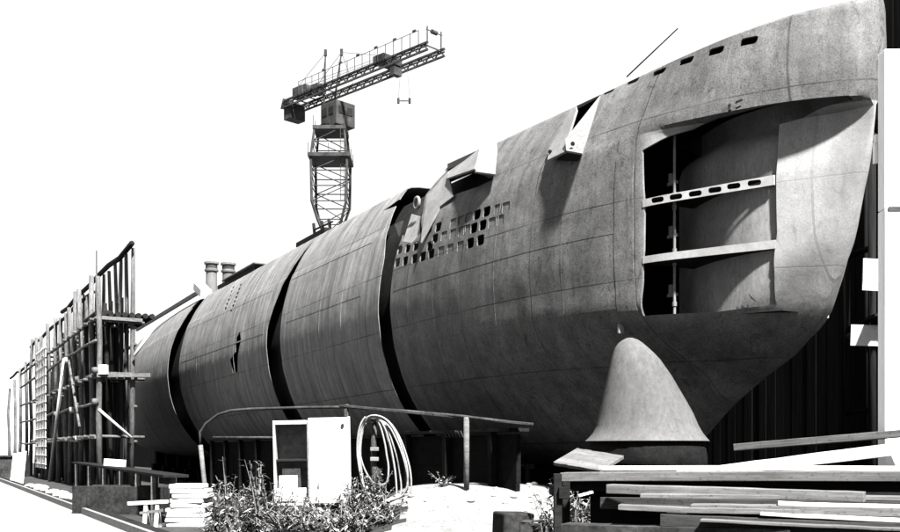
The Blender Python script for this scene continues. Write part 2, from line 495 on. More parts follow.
# ---- bow cutters
cut = MB()
REC = [(1.42, 2.24), (2.05, 2.16), (2.95, 2.16), (2.87, 2.7), (2.83, 3.2), (2.82, 4.0), (2.87, 4.79), (2.5, 4.95), (2.1, 5.05), (1.85, 5.09), (1.26, 5.12), (.6, 5.13), (.26, 5.13), (.26, 5.08), (.6, 5.05), (1.0, 5.0), (1.27, 4.95), (1.24, 4.4), (1.24, 3.3), (1.31, 2.7)]
o = [Vector((s, 3.6, z - KEEL)) for s, z in REC]; i_ = [Vector((s, 0.12, z - KEEL)) for s, z in REC]
n = len(REC)
cut.add(o + i_, [tuple(range(n)), tuple(range(n, 2 * n))[::-1]] + [(k, n + k, n + (k + 1) % n, (k + 1) % n) for k in range(n)])
for (x, y, a, b) in ((633, 81.5, .30, .11), (659, 72, .30, .12), (686.5, 61, .29, .13), (716.5, 51, .28, .13), (749, 41, .28, .13), (608.5, 92, .3, .09)):
    hole(cut, x, y, a, b, skew=-0.1)
OPEN = [(429.5, 229), (438.5, 227), (430, 246), (435, 238.5), (477, 214.5), (487, 211.5), (474, 228), (483, 225), (470.5, 243), (480.5, 240),
        (400, 249.5), (408, 248), (416, 246), (397.5, 262.5), (405.5, 261), (414.5, 258.5), (423, 256.5), (431.5, 253.7)]
for (x, y) in OPEN: hole(cut, x, y, .25, .21, rnd=.28, skew=.12)
FAINT = [(453, 223), (461, 220.5), (469, 217.5), (444, 236), (453, 233.5), (461.5, 231), (467, 229.5), (441, 251), (450.5, 248.5), (460.5, 246),
         (498, 209), (506, 207), (492, 222.5), (500, 220)]
for (x, y) in FAINT: hole(cut, x, y,   .24, .20, inn=0.02, rnd=.2, skew=.12)
px_cut(cut, [(577, 108), (598, 97), (581, 151), (568, 151), (553, 154)])
px_cut(cut, [(447, 183), (474, 172), (494, 179), (479, 186.5), (454, 195)])
px_cut(cut, [(402, 241), (416, 197), (443, 167), (446, 172), (426, 195), (422, 232), (412, 243)], .4, .4)
small = [(640, 17.5), (0, 0)]
bow_st = [0.0, .012, .03, .06, .1, .15, .21, .28, .36, .45, .55, .65, .76, .88, 1.0, 1.12, 1.25] + stations(1.4, 10.2, 0.2)
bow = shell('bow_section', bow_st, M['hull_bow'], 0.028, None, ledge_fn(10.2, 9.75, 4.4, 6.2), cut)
bow['label'] = 'mottled grey bow section with a tall open recess in its flank'

# ---- aft sections
cutA = MB(); px_cut(cutA, [(383, 211), (398, 200), (412, 193), (413, 196), (396, 206)], .3, .3)
secA = shell('hull_section', stations(10.85, 17.75, 0.35), M['hull_aft'], 0.016, ledge_fn(10.85, 11.75, 4.3, 6.2), None, cutA)
cutB = MB()
for k in range(7):
    t = k / 6
    hole(cutB, 240.5 - 9 * t, 285 + 25 * t, .27, .11)
    if k < 6: hole(cutB, 233 - 9 * t, 287.5 + 25 * t, .27, .11)
px_cut(cutB, [(240, 331), (241, 340), (238, 356), (237.5, 372), (233, 373), (230, 360), (235.3, 352), (236.5, 338)])
secB = shell('hull_section', stations(19.05, 30.4, 0.4), M['hull_aft'], 0.016, ledge_fn(19.05, 17.86, 3.6, 6.15), None, cutB)
secC = shell('hull_section', stations(32.5, 54, 0.5), M['hull_aft'], 0.016, ledge_fn(32.5, 31.7, 4.2, 6.2), None, None)
# stern cap so the shell is not open
mb = MB(); r = hull_rings([53.9, 53.95], 0.1)[0]; mb.add(r, [tuple(range(len(r)))]); mb.build('stern_bulkhead', M['inner'], sub)

# ---- inner pressure hull with frame rings showing in the gaps
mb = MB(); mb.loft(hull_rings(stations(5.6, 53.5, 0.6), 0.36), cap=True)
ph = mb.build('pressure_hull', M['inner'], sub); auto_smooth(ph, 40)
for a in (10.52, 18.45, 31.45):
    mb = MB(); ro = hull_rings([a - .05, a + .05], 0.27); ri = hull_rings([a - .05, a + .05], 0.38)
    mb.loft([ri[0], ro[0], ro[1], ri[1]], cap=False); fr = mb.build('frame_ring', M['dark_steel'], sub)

# ---- flank recess: liner, shelves, rod
mb = MB(); prof = pchip([.3, .8, 1.2, 1.28, 1.6, 2.0, 2.4, 2.8, 3.4], [.04, .34, .63, .69, .86, .98, 1.02, .98, .82])
us = [.45 + 2.92 * k / 28 for k in range(29)]; zs = [2.1 + 3.3 * k / 20 for k in range(21)]
vs = [Vector((s, max(min(max(prof(s) - .5 * min(max((z - 4.62) / .45, 0), 1) ** 1.6, .10), Wd(s, z) - .05), .01), z - KEEL)) for z in zs for s in us]
mb.add(vs, [(j * 29 + k, j * 29 + k + 1, (j + 1) * 29 + k + 1, (j + 1) * 29 + k) for j in range(20) for k in range(28) if us[k] > 1.19 or (zs[j] > 4.55 and Wd(us[k], zs[j]) > .08)])
ln = mb.build('recess_liner', M['liner'], sub, smooth=True)
def ceil_floor(z, nm, th):
    mb = MB(); sx = [1.24 + 2.1 * k / 14 for k in range(15)]
    a = [Vector((s, prof(s) - .02, z(s) - KEEL)) for s in sx]; b = [Vector((s, Wd(s, z(s)) - .075, z(s) - KEEL)) for s in sx]
    up = Vector((0, 0, th))
    mb.loft([[a[k], b[k], b[k] + up, a[k] + up] for k in range(15)])
    return mb.build(nm, M['dark_steel'], sub)
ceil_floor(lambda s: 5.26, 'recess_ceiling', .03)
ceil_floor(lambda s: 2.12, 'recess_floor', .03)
def shelf(zl, zr, hl, hr, slots):
    sx = [1.262 + 1.576 * k / 24 for k in range(25)]
    mb = MB(); rings = []
    for s in sx:
        t = (2.838 - s) / 1.576; z = zl + (zr - zl) * t; h = hl + (hr - hl) * t
        nn = Wd(s, z) + .012
        rings.append([Vector((s, nn, z + h / 2 - KEEL)), Vector((s, nn, z - h / 2 - KEEL)), Vector((s, nn - .03, z - h / 2 - KEEL)), Vector((s, nn - .03, z + h / 2 - KEEL))])
    mb.loft(rings)
    ob = mb.build('shelf_flange', M['shelf'], sub)
    if slots:
        c = MB()
        for (x, y) in slots: hole(c, x, y, .2, .085, out=.12, inn=.14, rnd=.45, skew=0)
        boolean_cut(ob, c)
    mb = MB(); rings = []
    for s in sx:
        t = (2.838 - s) / 1.576; z = zl + (zr - zl) * t; h = hl + (hr - hl) * t
        nn = Wd(s, z) - .02; z2 = z - h / 2 + .012
        if slots: z2 = z + h / 2 - .012
        rings.append([Vector((s, nn, z2 - KEEL)), Vector((s, max(prof(s) - .02, .2), z2 - KEEL)), Vector((s, max(prof(s) - .02, .2), z2 - .012 - KEEL)), Vector((s, nn, z2 - .012 - KEEL))])
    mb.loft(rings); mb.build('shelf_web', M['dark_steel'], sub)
shelf(3.93, 4.09, .12, .15, [(658.5, 200), (677, 197), (695.5, 193.7), (715, 190), (734.7, 186.3), (754.5, 183)])
shelf(3.03, 3.12, .11, .13, None)
mb = MB(); mb.cyl((2.63, 1.56, 2.1 - KEEL), (2.63, 1.56, 5.02 - KEEL), .022, n=10)
for z in (2.3, 2.95, 3.15, 3.85, 4.05): mb.cyl((2.63, 1.56, z - KEEL), (2.63, 1.56, z + .07 - KEEL), .036, n=10)
mb.build('recess_rod', M['plate_pale'], sub, smooth=False)

def hull_patch(nm, s0, s1, z0, z1, off, mat, tilt=0.0):
    ns = max(2, int(abs(s1 - s0) / .12)); nz = max(2, int(abs(z1 - z0) / .12)); rows = []
    for i in range(ns + 1):
        s_ = s0 + (s1 - s0) * i / ns; row = []
        for j in range(nz + 1):
            Z = z0 + (z1 - z0) * j / nz + tilt * (s_ - s0); row.append(Vector((s_, Wd(s_, Z) + off, Z - KEEL)))
        row += [Vector((s_, q.y - off - .01, q.z)) for q in row[::-1]]
        rows.append(row)
    m = MB(); m.loft(rows); o_ = m.build(nm, M[mat], sub); auto_smooth(o_, 40); return o_
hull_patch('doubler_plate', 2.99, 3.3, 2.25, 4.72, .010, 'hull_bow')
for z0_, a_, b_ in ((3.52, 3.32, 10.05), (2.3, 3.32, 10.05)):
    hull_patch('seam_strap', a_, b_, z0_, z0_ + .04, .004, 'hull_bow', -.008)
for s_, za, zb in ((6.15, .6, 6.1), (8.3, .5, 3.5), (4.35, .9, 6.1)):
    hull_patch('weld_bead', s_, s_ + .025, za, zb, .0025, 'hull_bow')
for z0_, a_, b_ in ((3.62, 11.9, 17.3), (4.9, 11.9, 17.6), (3.5, 19.4, 30.2), (4.8, 19.3, 30.1)):
    hull_patch('seam_strap', a_, b_, z0_, z0_ + .04, .004, 'hull_aft', -.004)
for s_ in (13.1, 14.6, 15.9, 20.9, 22.6, 25.2, 27.6):
    hull_patch('weld_bead', s_, s_ + .04, .5, 6.1, .0035, 'hull_aft')
for z_ in (2.5, 3.45, 4.3):
    m = MB(); m.box((2.75, 1.5, z_ - KEEL), (.22, .04, .05)); m.box((2.84, 1.46, z_ + .08 - KEEL), (.05, .05, .2)); m.build('rod_bracket', M['liner'], sub)
# ---- dome under the bow: pale skirt over a dark band
def ellipse_ring(s, nn, Z, a, b, k=28):
    # a along the picture plane (world X), b along depth, expressed in hull axes
    ex = Vector((1, 0, 0)); exh = Vector((ex.dot(D), ex.dot(N), 0)); ey = Vector((0, 1, 0)); eyh = Vector((ey.dot(D), ey.dot(N), 0))
    return [Vector((s, nn, Z - KEEL)) + exh * (a * math.cos(2 * PI * j / k)) + eyh * (b * math.sin(2 * PI * j / k)) for j in range(k)]
dome = [(338, 627, 633), (340, 622.5, 638), (343, 618.5, 642.5), (347, 615.5, 647), (353, 613, 653.5), (360, 611, 660), (376, 607.5, 671), (390, 604.5, 679), (402, 602, 686), (414, 599, 692.5), (425, 597, 697), (433, 593, 701.5), (438, 588.5, 705.5), (441, 585, 708)]
rings = []
Yc = 15.75
for (y, l, r_) in dome:
    c = P((l + r_) / 2, y, Yc); s, nn, Z = to_hull(c); a = (r_ - l) / 2000 * Yc
    rings.append(ellipse_ring(s, nn, Z, a, a * .92))
mb = MB(); mb.loft(rings); dm = mb.build('dome_fairing', M['fairing'], sub); auto_smooth(dm, 50)
dm['label'] = 'pale flared dome skirt under the bow'
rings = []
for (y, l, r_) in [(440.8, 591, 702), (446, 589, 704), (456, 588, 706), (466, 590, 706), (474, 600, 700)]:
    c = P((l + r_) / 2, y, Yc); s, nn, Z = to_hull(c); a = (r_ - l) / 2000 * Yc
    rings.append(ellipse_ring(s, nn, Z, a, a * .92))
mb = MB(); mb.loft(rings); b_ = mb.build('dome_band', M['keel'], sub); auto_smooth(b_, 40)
# the little pale lug above the dome
mb = MB(); mb.box(HP(621, 329, .05), (.05, .12, .16)); mb.build('lug', M['liner'], sub, bevel=.015)

# ---- hinged plates and scoops on the deck edge
def hplate(name, pts, th=.04, mat='plate_pale', flat=True):
    q = [HP(x, y, o_) for x, y, o_ in pts]
    c = sum(q, Vector()) / len(q)
    nr = Vector((0, 0, 0))
    for k in range(len(q)): nr += (q[k] - c).cross(q[(k + 1) % len(q)] - c)
    nr.normalize()
    if nr.y < 0: nr = -nr
    if flat: q = [p - nr * (p - c).dot(nr) for p in q]
    mb = MB(); mb.plate(q, -th, nr); return mb.build(name, M[mat], sub, bevel=.006)
fl = hplate('fairlead_cheek', [(600.5, 94.5, .06), (582.5, 154, .34), (566, 150, .40), (565.5, 140, .36)])
hplate('fairlead_cheek', [(576.5, 106.5, .05), (578, 111, .06), (565, 141, .30), (564.5, 150.5, .36), (548.5, 161, .16), (547.5, 148, .12)])
hplate('fairlead_lip', [(577, 106, .05), (600, 94.5, .06), (599, 98, .02), (578, 109, .02)], .02, 'dark_steel')
hplate('fairlead_base', [(565, 151, .33), (582, 155, .30), (577, 161, .02), (556, 161, .02)], .02, 'dark_steel')
for x, y, o_ in ((573.5, 144, .39), (551, 152, .17)):
    c = HP(x, y, o_); mb = MB(); mb.cyl(c, c + Vector((-.1, .35, 0)).normalized() * .03, .035, n=10); mb.build('pin', M['dark_steel'], sub)
hplate('scoop_hood', [(498.5, 139.5, .04), (495.5, 177, .16), (474.5, 168.5, .52), (480, 148, .22)])
hplate('scoop_hood', [(480.5, 148, .20), (474.5, 168.5, .52), (447, 179, .14), (446, 171, .10), (466, 161, .12)])
hplate('scoop_back', [(447.5, 164, .03), (479, 149.5, .05), (470, 160, .09), (447.5, 169.5, .07)], .02, 'inner')
hplate('hinge_plate', [(448.5, 172, .10), (452.5, 196, .10), (438, 205.5, .10), (433, 217, .09), (424.5, 245, .06), (422.5, 226, .06), (426, 195, .06)])
hplate('gap_gusset', [(412, 214, -.20), (420, 216, -.18), (420, 243, -.06), (401, 246, -.06)], .02, 'liner')
mb = MB(); c = HP(417, 203, .05)
mb.tube([c + Vector((.12 * math.cos(a), 0.0, .12 * math.sin(a))) for a in [2 * PI * k / 16 for k in range(16)]], .035, 8, closed=True)
mb.build('shackle', M['plate_pale'], sub, smooth=True)
mb = MB(); c = HP(399, 236, .04); mb.plate([c, c + Vector((.22, 0, .3)), c + Vector((-.2, 0, .3))], .03); mb.build('gap_bracket', M['plate_pale'], sub)

# ---- deck fittings
def deck_slab(name, s0, s1, h, w0=1.2, w1=1.95, mat='dark_steel', z0=0.0):
    mb = MB(); z = deck_edge((s0 + s1) / 2) - KEEL + z0
    mb.box(((s0 + s1) / 2, (w0 + w1) / 2, z + h / 2), (s1 - s0, w1 - w0, h)); return mb.build(name, M[mat], sub, bevel=.01)
deck_slab('deck_hatch', 24.2, 29.2, .16, 1.1, 1.9)
deck_slab('hatch_lid', 24.0, 28.2, .05, 1.3, 2.0, 'hull_aft', .17)
deck_slab('deck_hatch', 17.4, 19.9, .14, 1.2, 1.9)
mb = MB()
for s_ in (18.0, 18.6, 19.3): mb.cyl((s_, 1.5, 6.55 - KEEL), (s_ + .1, 1.5, 6.85 + .1 * (s_ - 18) - KEEL), .05, n=8)
mb.cyl((17.8, 1.5, 6.72 - KEEL), (19.4, 1.5, 6.78 - KEEL), .03, n=8)
mb.build('deck_bollard', M['dark_steel'], sub)
mb = MB(); a = HP(627, 77, .02); mb.cyl(a, a + Vector((-1.02, -.25, .50)), .013, .01, n=6); mb.build('deck_rod', M['dark_steel'], sub)
# ---- painted marks: dark "1=" near the ledge and two chalk strokes low on the hull
def mark(strokes, w, mat, nm):
    for (x0, y0, x1, y1) in strokes:
        mb = MB()
        a, b = HP(x0, y0, .004), HP(x1, y1, .004)
        nr = hnormal(a.x, a.z + KEEL); d = (b - a).normalized(); sd = nr.cross(d) * w / 2
        mb.add([a - sd, a + sd, b + sd, b - sd], [(0, 1, 2, 3)])
        mb.build(nm, M[mat], sub)
mark([(730.5, 105, 730, 110.5), (728.5, 106, 731, 104.2), (728.5, 111.5, 732.5, 110.3), (736.5, 102.3, 743.5, 99.6), (736.5, 108.6, 742, 106.4)], .025, 'dark_steel', 'painted_mark')
mark([(301.8, 396.8, 297.8, 403.8), (312.2, 394.6, 308.6, 402.8), (306, 412, 312, 411.6)], .05, 'liner', 'chalk_mark')

# ------------------------------------------------------------------ setting
def sheet(name, pts, z, mat):
    mb = MB(); mb.add([Vector((x, y, z)) for x, y in pts], [tuple(range(len(pts)))])
    return structure(mb.build(name, mat))
gs = sheet('ground', [(-900, -60), (900, -60), (900, 1500), (-900, 1500)], 0.0, M['ground'])
def hxy(s, n_): p = hull_w(s, n_, 0); return (p.x, p.y)
sheet('slipway', [hxy(-3, -6), hxy(115, -6), hxy(115, 8.52), hxy(-3, 8.52)][::-1], 0.008, M['slip'])
sheet('unseen_dark_yard', [(-30, -25), (40, -25), (40, 15.6), (-3.5, 15.6), (-30, 15.6)], 0.004, M['slip'])  # dark ground out of view, added to cut bounce onto the hull
sheet('apron', [hxy(-3, 8.9), hxy(75, 8.9), hxy(75, 30), hxy(-3, 30)], 0.012, M['apron'])
mb = MB(); a = hull_w(-6, 8.65, 0); b = hull_w(70, 8.65, 0); a.z = b.z = .07
mb.bar(a, b, .24, .14); k_ = structure(mb.build('kerb', M['wood_dark'], bevel=.01))
mb = MB(); a = hull_w(-6, 8.84, 0); b = hull_w(70, 8.84, 0); a.z = b.z = .075
mb.bar(a, b, .09, .15); structure(mb.build('kerb_edge', M['apron']))

# pale spoil bank in front of the hull
mb = MB(); nx, ny = 70, 40
x0, x1, y0, y1 = -5.0, 2.9, 15.0, 21.6
top = pchip([-5.0, -4.4, -3.3, -1.8, -.7, 0.6, 1.7, 2.4, 2.9], [-.05, .15, .34, .42, .86, .92, .88, .55, -.05])
vs = []
rnd = random.Random(3)
ph_ = [(rnd.uniform(.8, 5), rnd.uniform(.8, 5), rnd.uniform(0, 6)) for _ in range(14)]
for j in range(ny + 1):
    for i in range(nx + 1):
        x = x0 + (x1 - x0) * i / nx; y = y0 + (y1 - y0) * j / ny
        v = (y - y0) / (y1 - y0)
        h = top(x * 19 / (y if y > 17 else 17)) * (math.sin(min(v / .55, 1) * PI / 2) ** 1.2 if v < .55 else math.cos((v - .55) / .45 * PI / 2))
        bmp = sum(math.sin(a * x * 1.6 + b * y * 1.3 + c) for a, b, c in ph_) / 14
        vs.append((x, y, h + bmp * .07 - .03))
mb.add(vs, [(j * (nx + 1) + i, j * (nx + 1) + i + 1, (j + 1) * (nx + 1) + i + 1, (j + 1) * (nx + 1) + i) for j in range(ny) for i in range(nx)])
def soil_side(c): return c.x * 18.0 / c.y < -.95 + .18 * math.sin(c.y * 3.1) + .1 * math.sin(c.y * 9.0)
cl = [sum((mb.v[i] for i in f), Vector()) / 4 for f in mb.f]
m2 = MB(); m2.v = mb.v; m2.f = [f for f, c in zip(mb.f, cl) if soil_side(c)]
mb.f = [f for f, c in zip(mb.f, cl) if not soil_side(c)]
def prune(m_):
    used = sorted({i for f in m_.f for i in f}); ix = {i: k for k, i in enumerate(used)}
    o_ = MB(); o_.v = [m_.v[i] for i in used]; o_.f = [tuple(ix[i] for i in f) for f in m_.f]; return o_
structure(prune(m2).build('soil_bank', M['slip'], smooth=True))
bank = structure(prune(mb).build('spoil_bank', M['bank'], smooth=True))
def bank_z(x, y):
    v = (y - y0) / (y1 - y0)
    if not (x0 <= x <= x1 and 0 <= v <= 1): return 0.0
    h = top(x * 19 / (y if y > 17 else 17)) * (math.sin(min(v / .55, 1) * PI / 2) ** 1.2 if v < .55 else math.cos((v - .55) / .45 * PI / 2))
    return max(0.0, h + sum(math.sin(a * x * 1.6 + b * y * 1.3 + c) for a, b, c in ph_) / 14 * .07 - .03)

# ------------------------------------------------------------------ tarred shed wall beyond the bow
sl = hull_w(3.87, -5, 0); sl.z = 0
shed = thing('timber_shed', sl, 'long black tarred shed standing beyond the bow with a taller end', 'shed')
def wall_piece(s0, s1, h, n0, n1, nm, seed):
    mb = MB(); rr = random.Random(seed); s_ = s0
    while s_ < s1:
        w = rr.uniform(.2, .3); e = min(s_ + w, s1)
        p = hull_w((s_ + e) / 2, n0 + rr.uniform(-.012, .012), 0)
        R = Matrix((D, N, Vector((0, 0, 1)))).transposed()
        hh = h + rr.uniform(-.04, .04); p.z = hh / 2
        mb.box(p, (e - s_ - .012, .05, hh), R); s_ = e
    c = hull_w((s0 + s1) / 2, (n0 + n1) / 2 - .06, 0); c.z = h / 2 - .1
    mb.box(c, (s1 - s0, abs(n1 - n0) - .05, h - .25), Matrix((D, N, Vector((0, 0, 1)))).transposed())
    return mb.build(nm, M['tar'], shed)
wall_piece(3.9, 112, 8.9, -5.0, -9.0, 'wall', 1)
wall_piece(-1.0, 3.87, 10.75, -4.9, -9.0, 'tall_end', 2)
mb = MB(); c = hull_w(57.9, -6.9, 0); c.z = 9.0; mb.box(c, (108.6, 4.6, .14), Matrix((D, N, Vector((0, 0, 1)))).transposed()); mb.build('roof', M['tar'], shed)

# dark staging between shed and bow
st = P(862, 450, 17.6); st.z = 0
stg = thing('timber_staging', st, 'dark timber staging frame standing between the bow and white post', 'staging')
sp_ = {}
for nm, (px, Y) in {'a': (846, 18.4), 'b': (872, 17.4), 'c': (903, 17.2), 'd': (868, 19.4)}.items():
    p = P(px, 450, Y); p.z = 0; t_ = p.copy(); t_.z = 7.0; mb = MB(); mb.cyl(p, t_, .075, .065, 10)
    mb.build('pole', M['tar'], stg, smooth=True); sp_[nm] = p
for z in (3.62, 5.1, 2.2):
    mb = MB()
    a, b = sp_['a'].copy(), sp_['c'].copy(); a.z = z - .04; b.z = z + .06; mb.cyl(a, b, .06, n=8)
    mb.build('ledger', M['wood_mid'] if z == 3.62 else M['tar'], stg, smooth=True)
mb = MB()
for k in range(4):
    a, b = sp_['d'].copy(), sp_['c'].copy(); off = Vector((-.22 * k, -.22 * k, 0)); a.z = b.z = 3.74
    mb.bar(a + off, b + off, .2, .045)
mb.build('platform', M['wood_dark'], stg)
def panel(px0, py0, px1, py1, Y, label, yaw=0.0, name='white_board'):
    c = P((px0 + px1) / 2, (py0 + py1) / 2, Y); w = (px1 - px0) / F * Y; h = (py1 - py0) / F * Y
    mb = MB(); mb.box((0, 0, 0), (w, .03, h)); ob = mb.build(name, M['white_paint'], bevel=.006)
    ob.location = c; ob.rotation_euler = (0, math.radians(2), yaw); return tag(ob, label, 'board')
panel(862, 259, 886, 291, 17.05, 'square white board hanging on the dark staging beside the post', .1)
panel(851, 325, 881, 346, 17.05, 'low white board lying along the staging ledger beside the post', -.1)
panel(820, 305, 829, 318, 16.2, 'tiny white block against the lower edge of the stem', .2)
for (x, y, w) in ((815, 380, 3), (829, 379, 3), (846, 377, 3), (824, 388, 4)):
    pass

# white post
pp = P(891, 450, 11.6); pp.z = 0
wp = thing('white_post', pp, 'tall whitewashed timber post rising at the right edge before the bow', 'post')
mb = MB(); h1 = EYE + (450 - 52) / F * 11.6; zj = EYE + (450 - 211) / F * 11.6
mb.box(pp + Vector((0, 0, zj / 2)), (.225, .2, zj)); mb.build('lower_length', M['post_white'], wp, bevel=.012)
mb = MB(); mb.box(pp + Vector((-.012, .004, (zj + .006 + h1) / 2)), (.2, .19, h1 - zj - .006)); mb.build('upper_length', M['post_white'], wp, bevel=.012)
mb = MB(); mb.box(pp + Vector((.0, -.108, zj)), (.16, .012, .05)); mb.build('splice_strap', M['pipe'], wp)
mb = MB(); q = P(877, 139, 11.8); mb.box(q + Vector((.03, 0, 0)), (.12, .06, .1)); mb.box(q + Vector((-.02, 0, -.17)), (.05, .05, .25)); mb.build('cleat', M['post_white'], wp, bevel=.01)

# ------------------------------------------------------------------ keel blocks and shores
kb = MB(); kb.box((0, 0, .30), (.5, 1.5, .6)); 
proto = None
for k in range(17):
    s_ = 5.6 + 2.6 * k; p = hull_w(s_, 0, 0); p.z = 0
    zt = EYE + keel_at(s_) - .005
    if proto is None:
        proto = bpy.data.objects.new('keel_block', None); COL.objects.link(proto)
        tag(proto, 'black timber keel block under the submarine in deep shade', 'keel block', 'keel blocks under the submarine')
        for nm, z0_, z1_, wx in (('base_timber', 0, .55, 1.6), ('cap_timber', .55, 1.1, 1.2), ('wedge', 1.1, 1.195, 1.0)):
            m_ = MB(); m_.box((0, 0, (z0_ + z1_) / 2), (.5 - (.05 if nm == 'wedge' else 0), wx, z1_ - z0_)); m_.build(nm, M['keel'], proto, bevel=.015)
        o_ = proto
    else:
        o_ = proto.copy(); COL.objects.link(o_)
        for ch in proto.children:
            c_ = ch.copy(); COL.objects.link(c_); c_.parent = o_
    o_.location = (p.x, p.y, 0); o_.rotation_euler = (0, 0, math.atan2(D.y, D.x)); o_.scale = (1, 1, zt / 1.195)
# low black crib wall, boarding added for deep shade along the hull bottom
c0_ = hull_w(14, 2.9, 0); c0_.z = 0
crib = thing('shade_crib', c0_, 'low black crib wall with boarding added for deep shade along the hull bottom', 'crib wall')
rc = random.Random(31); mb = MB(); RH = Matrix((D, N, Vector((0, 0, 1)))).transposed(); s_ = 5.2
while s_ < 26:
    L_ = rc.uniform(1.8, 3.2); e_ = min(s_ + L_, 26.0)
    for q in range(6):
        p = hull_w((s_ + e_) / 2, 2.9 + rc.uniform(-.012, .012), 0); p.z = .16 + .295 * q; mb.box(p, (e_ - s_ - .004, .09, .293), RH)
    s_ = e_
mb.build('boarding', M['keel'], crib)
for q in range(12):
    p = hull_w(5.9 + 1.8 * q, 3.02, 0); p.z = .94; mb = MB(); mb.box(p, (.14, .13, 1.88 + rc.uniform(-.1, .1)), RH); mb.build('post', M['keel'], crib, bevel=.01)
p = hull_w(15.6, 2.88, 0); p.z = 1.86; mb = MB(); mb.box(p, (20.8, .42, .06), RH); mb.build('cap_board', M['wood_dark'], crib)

# ------------------------------------------------------------------ scaffold on the left
A0 = Vector((-12.5, 35.6, 0)); KN = -N
sca = thing('pole_scaffold', A0, 'long weathered pole scaffold beside the hull with boarded platforms', 'scaffold')
def sc(t, k, z, j=0.0): return A0 + D * t + KN * k + Vector((0, 0, z))
rnd = random.Random(11)
ta = [0, 1.5, 3.0, 4.4, 6.0, 7.6, 9.4, 11.4, 13.6, 16, 18.6, 21.4, 24.5, 28, 32, 36, 41]
for i, t in enumerate(ta):
    hA = 7.6 + rnd.uniform(-.25, .45) if t < 26 else 6.7 + rnd.uniform(-.3, .3)
    if t > 32: hA -= .6
    pts = [sc(t + rnd.uniform(-.12, .12), rnd.uniform(-.06, .06), hA * q) + Vector((rnd.uniform(-.03, .03), 0, 0)) for q in (0, .35, .7, 1)]
    mb = MB(); mb.tube(pts, [.115, .105, .095, .085], 9); mb.build('standard', M['pole'], sca, smooth=True)
tb = [0.2, 1.3, 2.4, 3.6, 5.0, 6.6, 8.4, 10.4, 12.6, 15, 17.6, 20.5, 24, 28, 32]
for i, t in enumerate(tb):
    hB = 8.85 + rnd.uniform(-.1, .15) if t < 20 else 8.0 + rnd.uniform(-.3, .2)
    pts = [sc(t + rnd.uniform(-.08, .08), 1.18 + rnd.uniform(-.05, .05), hB * q) for q in (0, .4, .75, 1)]
    mb = MB(); mb.tube(pts, [.105, .095, .08, .065], 9); mb.build('standard', M['pole'], sca, smooth=True)
for i in range(16):
    t = .8 + 1.55 * i; pts = [sc(t + rnd.uniform(-.1, .1), .5 + rnd.uniform(-.12, .12), (6.6 + .5 * math.sin(i * 1.9)) * q) for q in (0, .4, .75, 1)]
    mb = MB(); mb.tube(pts, [.09, .085, .08, .07], 8); mb.build('standard', M['wood_dark'], sca, smooth=True)
def rail(z, k, t0, t1, r, nm='ledger', mat='pole', wob=.06):
    m_ = max(3, int((t1 - t0) / 2.5)); pts = [sc(t0 + (t1 - t0) * q / m_, k, z + rnd.uniform(-wob, wob)) for q in range(m_ + 1)]
    mb = MB(); mb.tube(pts, r, 8); return mb.build(nm, M[mat], sca, smooth=True)
rail(8.86, 1.12, -.1, 20, .10, 'top_rail', 'wood_dark', .14)
rail(7.5, .1, 2, 26, .075, 'top_rail', 'wood_dark', .1)
rail(6.6, 0.1, 22, 41, .075, 'top_rail', 'wood_dark', .12)
for z in (1.9, 3.2, 4.2, 5.4, 6.2):
    rail(z, -.1, 0, 30, .06); rail(z - .1, 1.28, 0, 30, .06)
for i, t in enumerate(ta[:12]):
    for z in (2.0, 4.1, 6.15):
        mb = MB(); mb.cyl(sc(t + .12, -.3, z), sc(t + .12, 1.6, z - .03), .055, n=8); mb.build('putlog', M['pole'], sca, smooth=True)
# boarded screen behind the poles: separate boards with ragged tops
for (t0, t1, z0, zt_, nm) in ((1.2, 21, .3, 6.9, 'screen'), (21, 33, .3, 5.4, 'screen')):
    mb = MB(); t = t0
    while t < t1:
        w = rnd.uniform(.22, .34)
        if rnd.random() > .1:
            a = sc(t, 1.02 + rnd.uniform(-.02, .02), z0); b = sc(t, 1.02, zt_ + rnd.uniform(-.5, .5))
            mb.bar(a, b, w * .94, .03, up=KN)
        t += w
    mb.build(nm, M['screen'], sca)
mb = MB(); k = -.05
while k < 1.1:
    mb.bar(sc(2.6, k, .2), sc(2.6, k, 6.3), .03, .2, up=KN); k += .215
mb.build('end_screen', M['screen'], sca)
# platforms at the near end
mb = MB()
for q in range(9): mb.cyl(sc(.05 + .0 * q, -.05 + .24 * q, 6.38), sc(3.0, -.05 + .24 * q, 6.38), .1, n=8)
mb.build('platform', M['wood_dark'], sca)
mb = MB(); mb.bar(sc(.0, -.1, 6.22), sc(.0, 1.5, 6.2), .12, .12); mb.build('platform_bearer', M['wood_mid'], sca)
mb = MB()
for q in range(5): mb.bar(sc(-.1, .0 + .25 * q, 4.26), sc(3, .0 + .25 * q, 4.26), .23, .06)
mb.build('platform', M['wood_mid'], sca)
mb = MB(); mb.bar(sc(-.15, -.1, 4.15), sc(-.15, 1.75, 4.22), .12, .14); mb.build('platform_bearer', M['wood_mid'], sca)
mb = MB(); mb.box(sc(-.22, .12, 4.35), (.3, .2, .34)); mb.build('putlog_block', M['wood_pale'], sca, bevel=.01)
mb = MB(); mb.cyl(sc(-.1, -.02, 2.95), sc(-.1, 1.1, 1.95), .05, n=8); mb.build('brace', M['wood_pale'], sca, smooth=True)
mb = MB(); mb.cyl(sc(-.1, 1.2, 4.9), sc(-.1, 1.95, 6.05), .06, n=8); mb.build('brace', M['wood_pale'], sca, smooth=True)
mb = MB(); mb.cyl(sc(13.2, -.25, .0), sc(8.2, -.18, 5.4), .07, n=8); mb.build('brace', M['wood_pale'], sca, smooth=True)
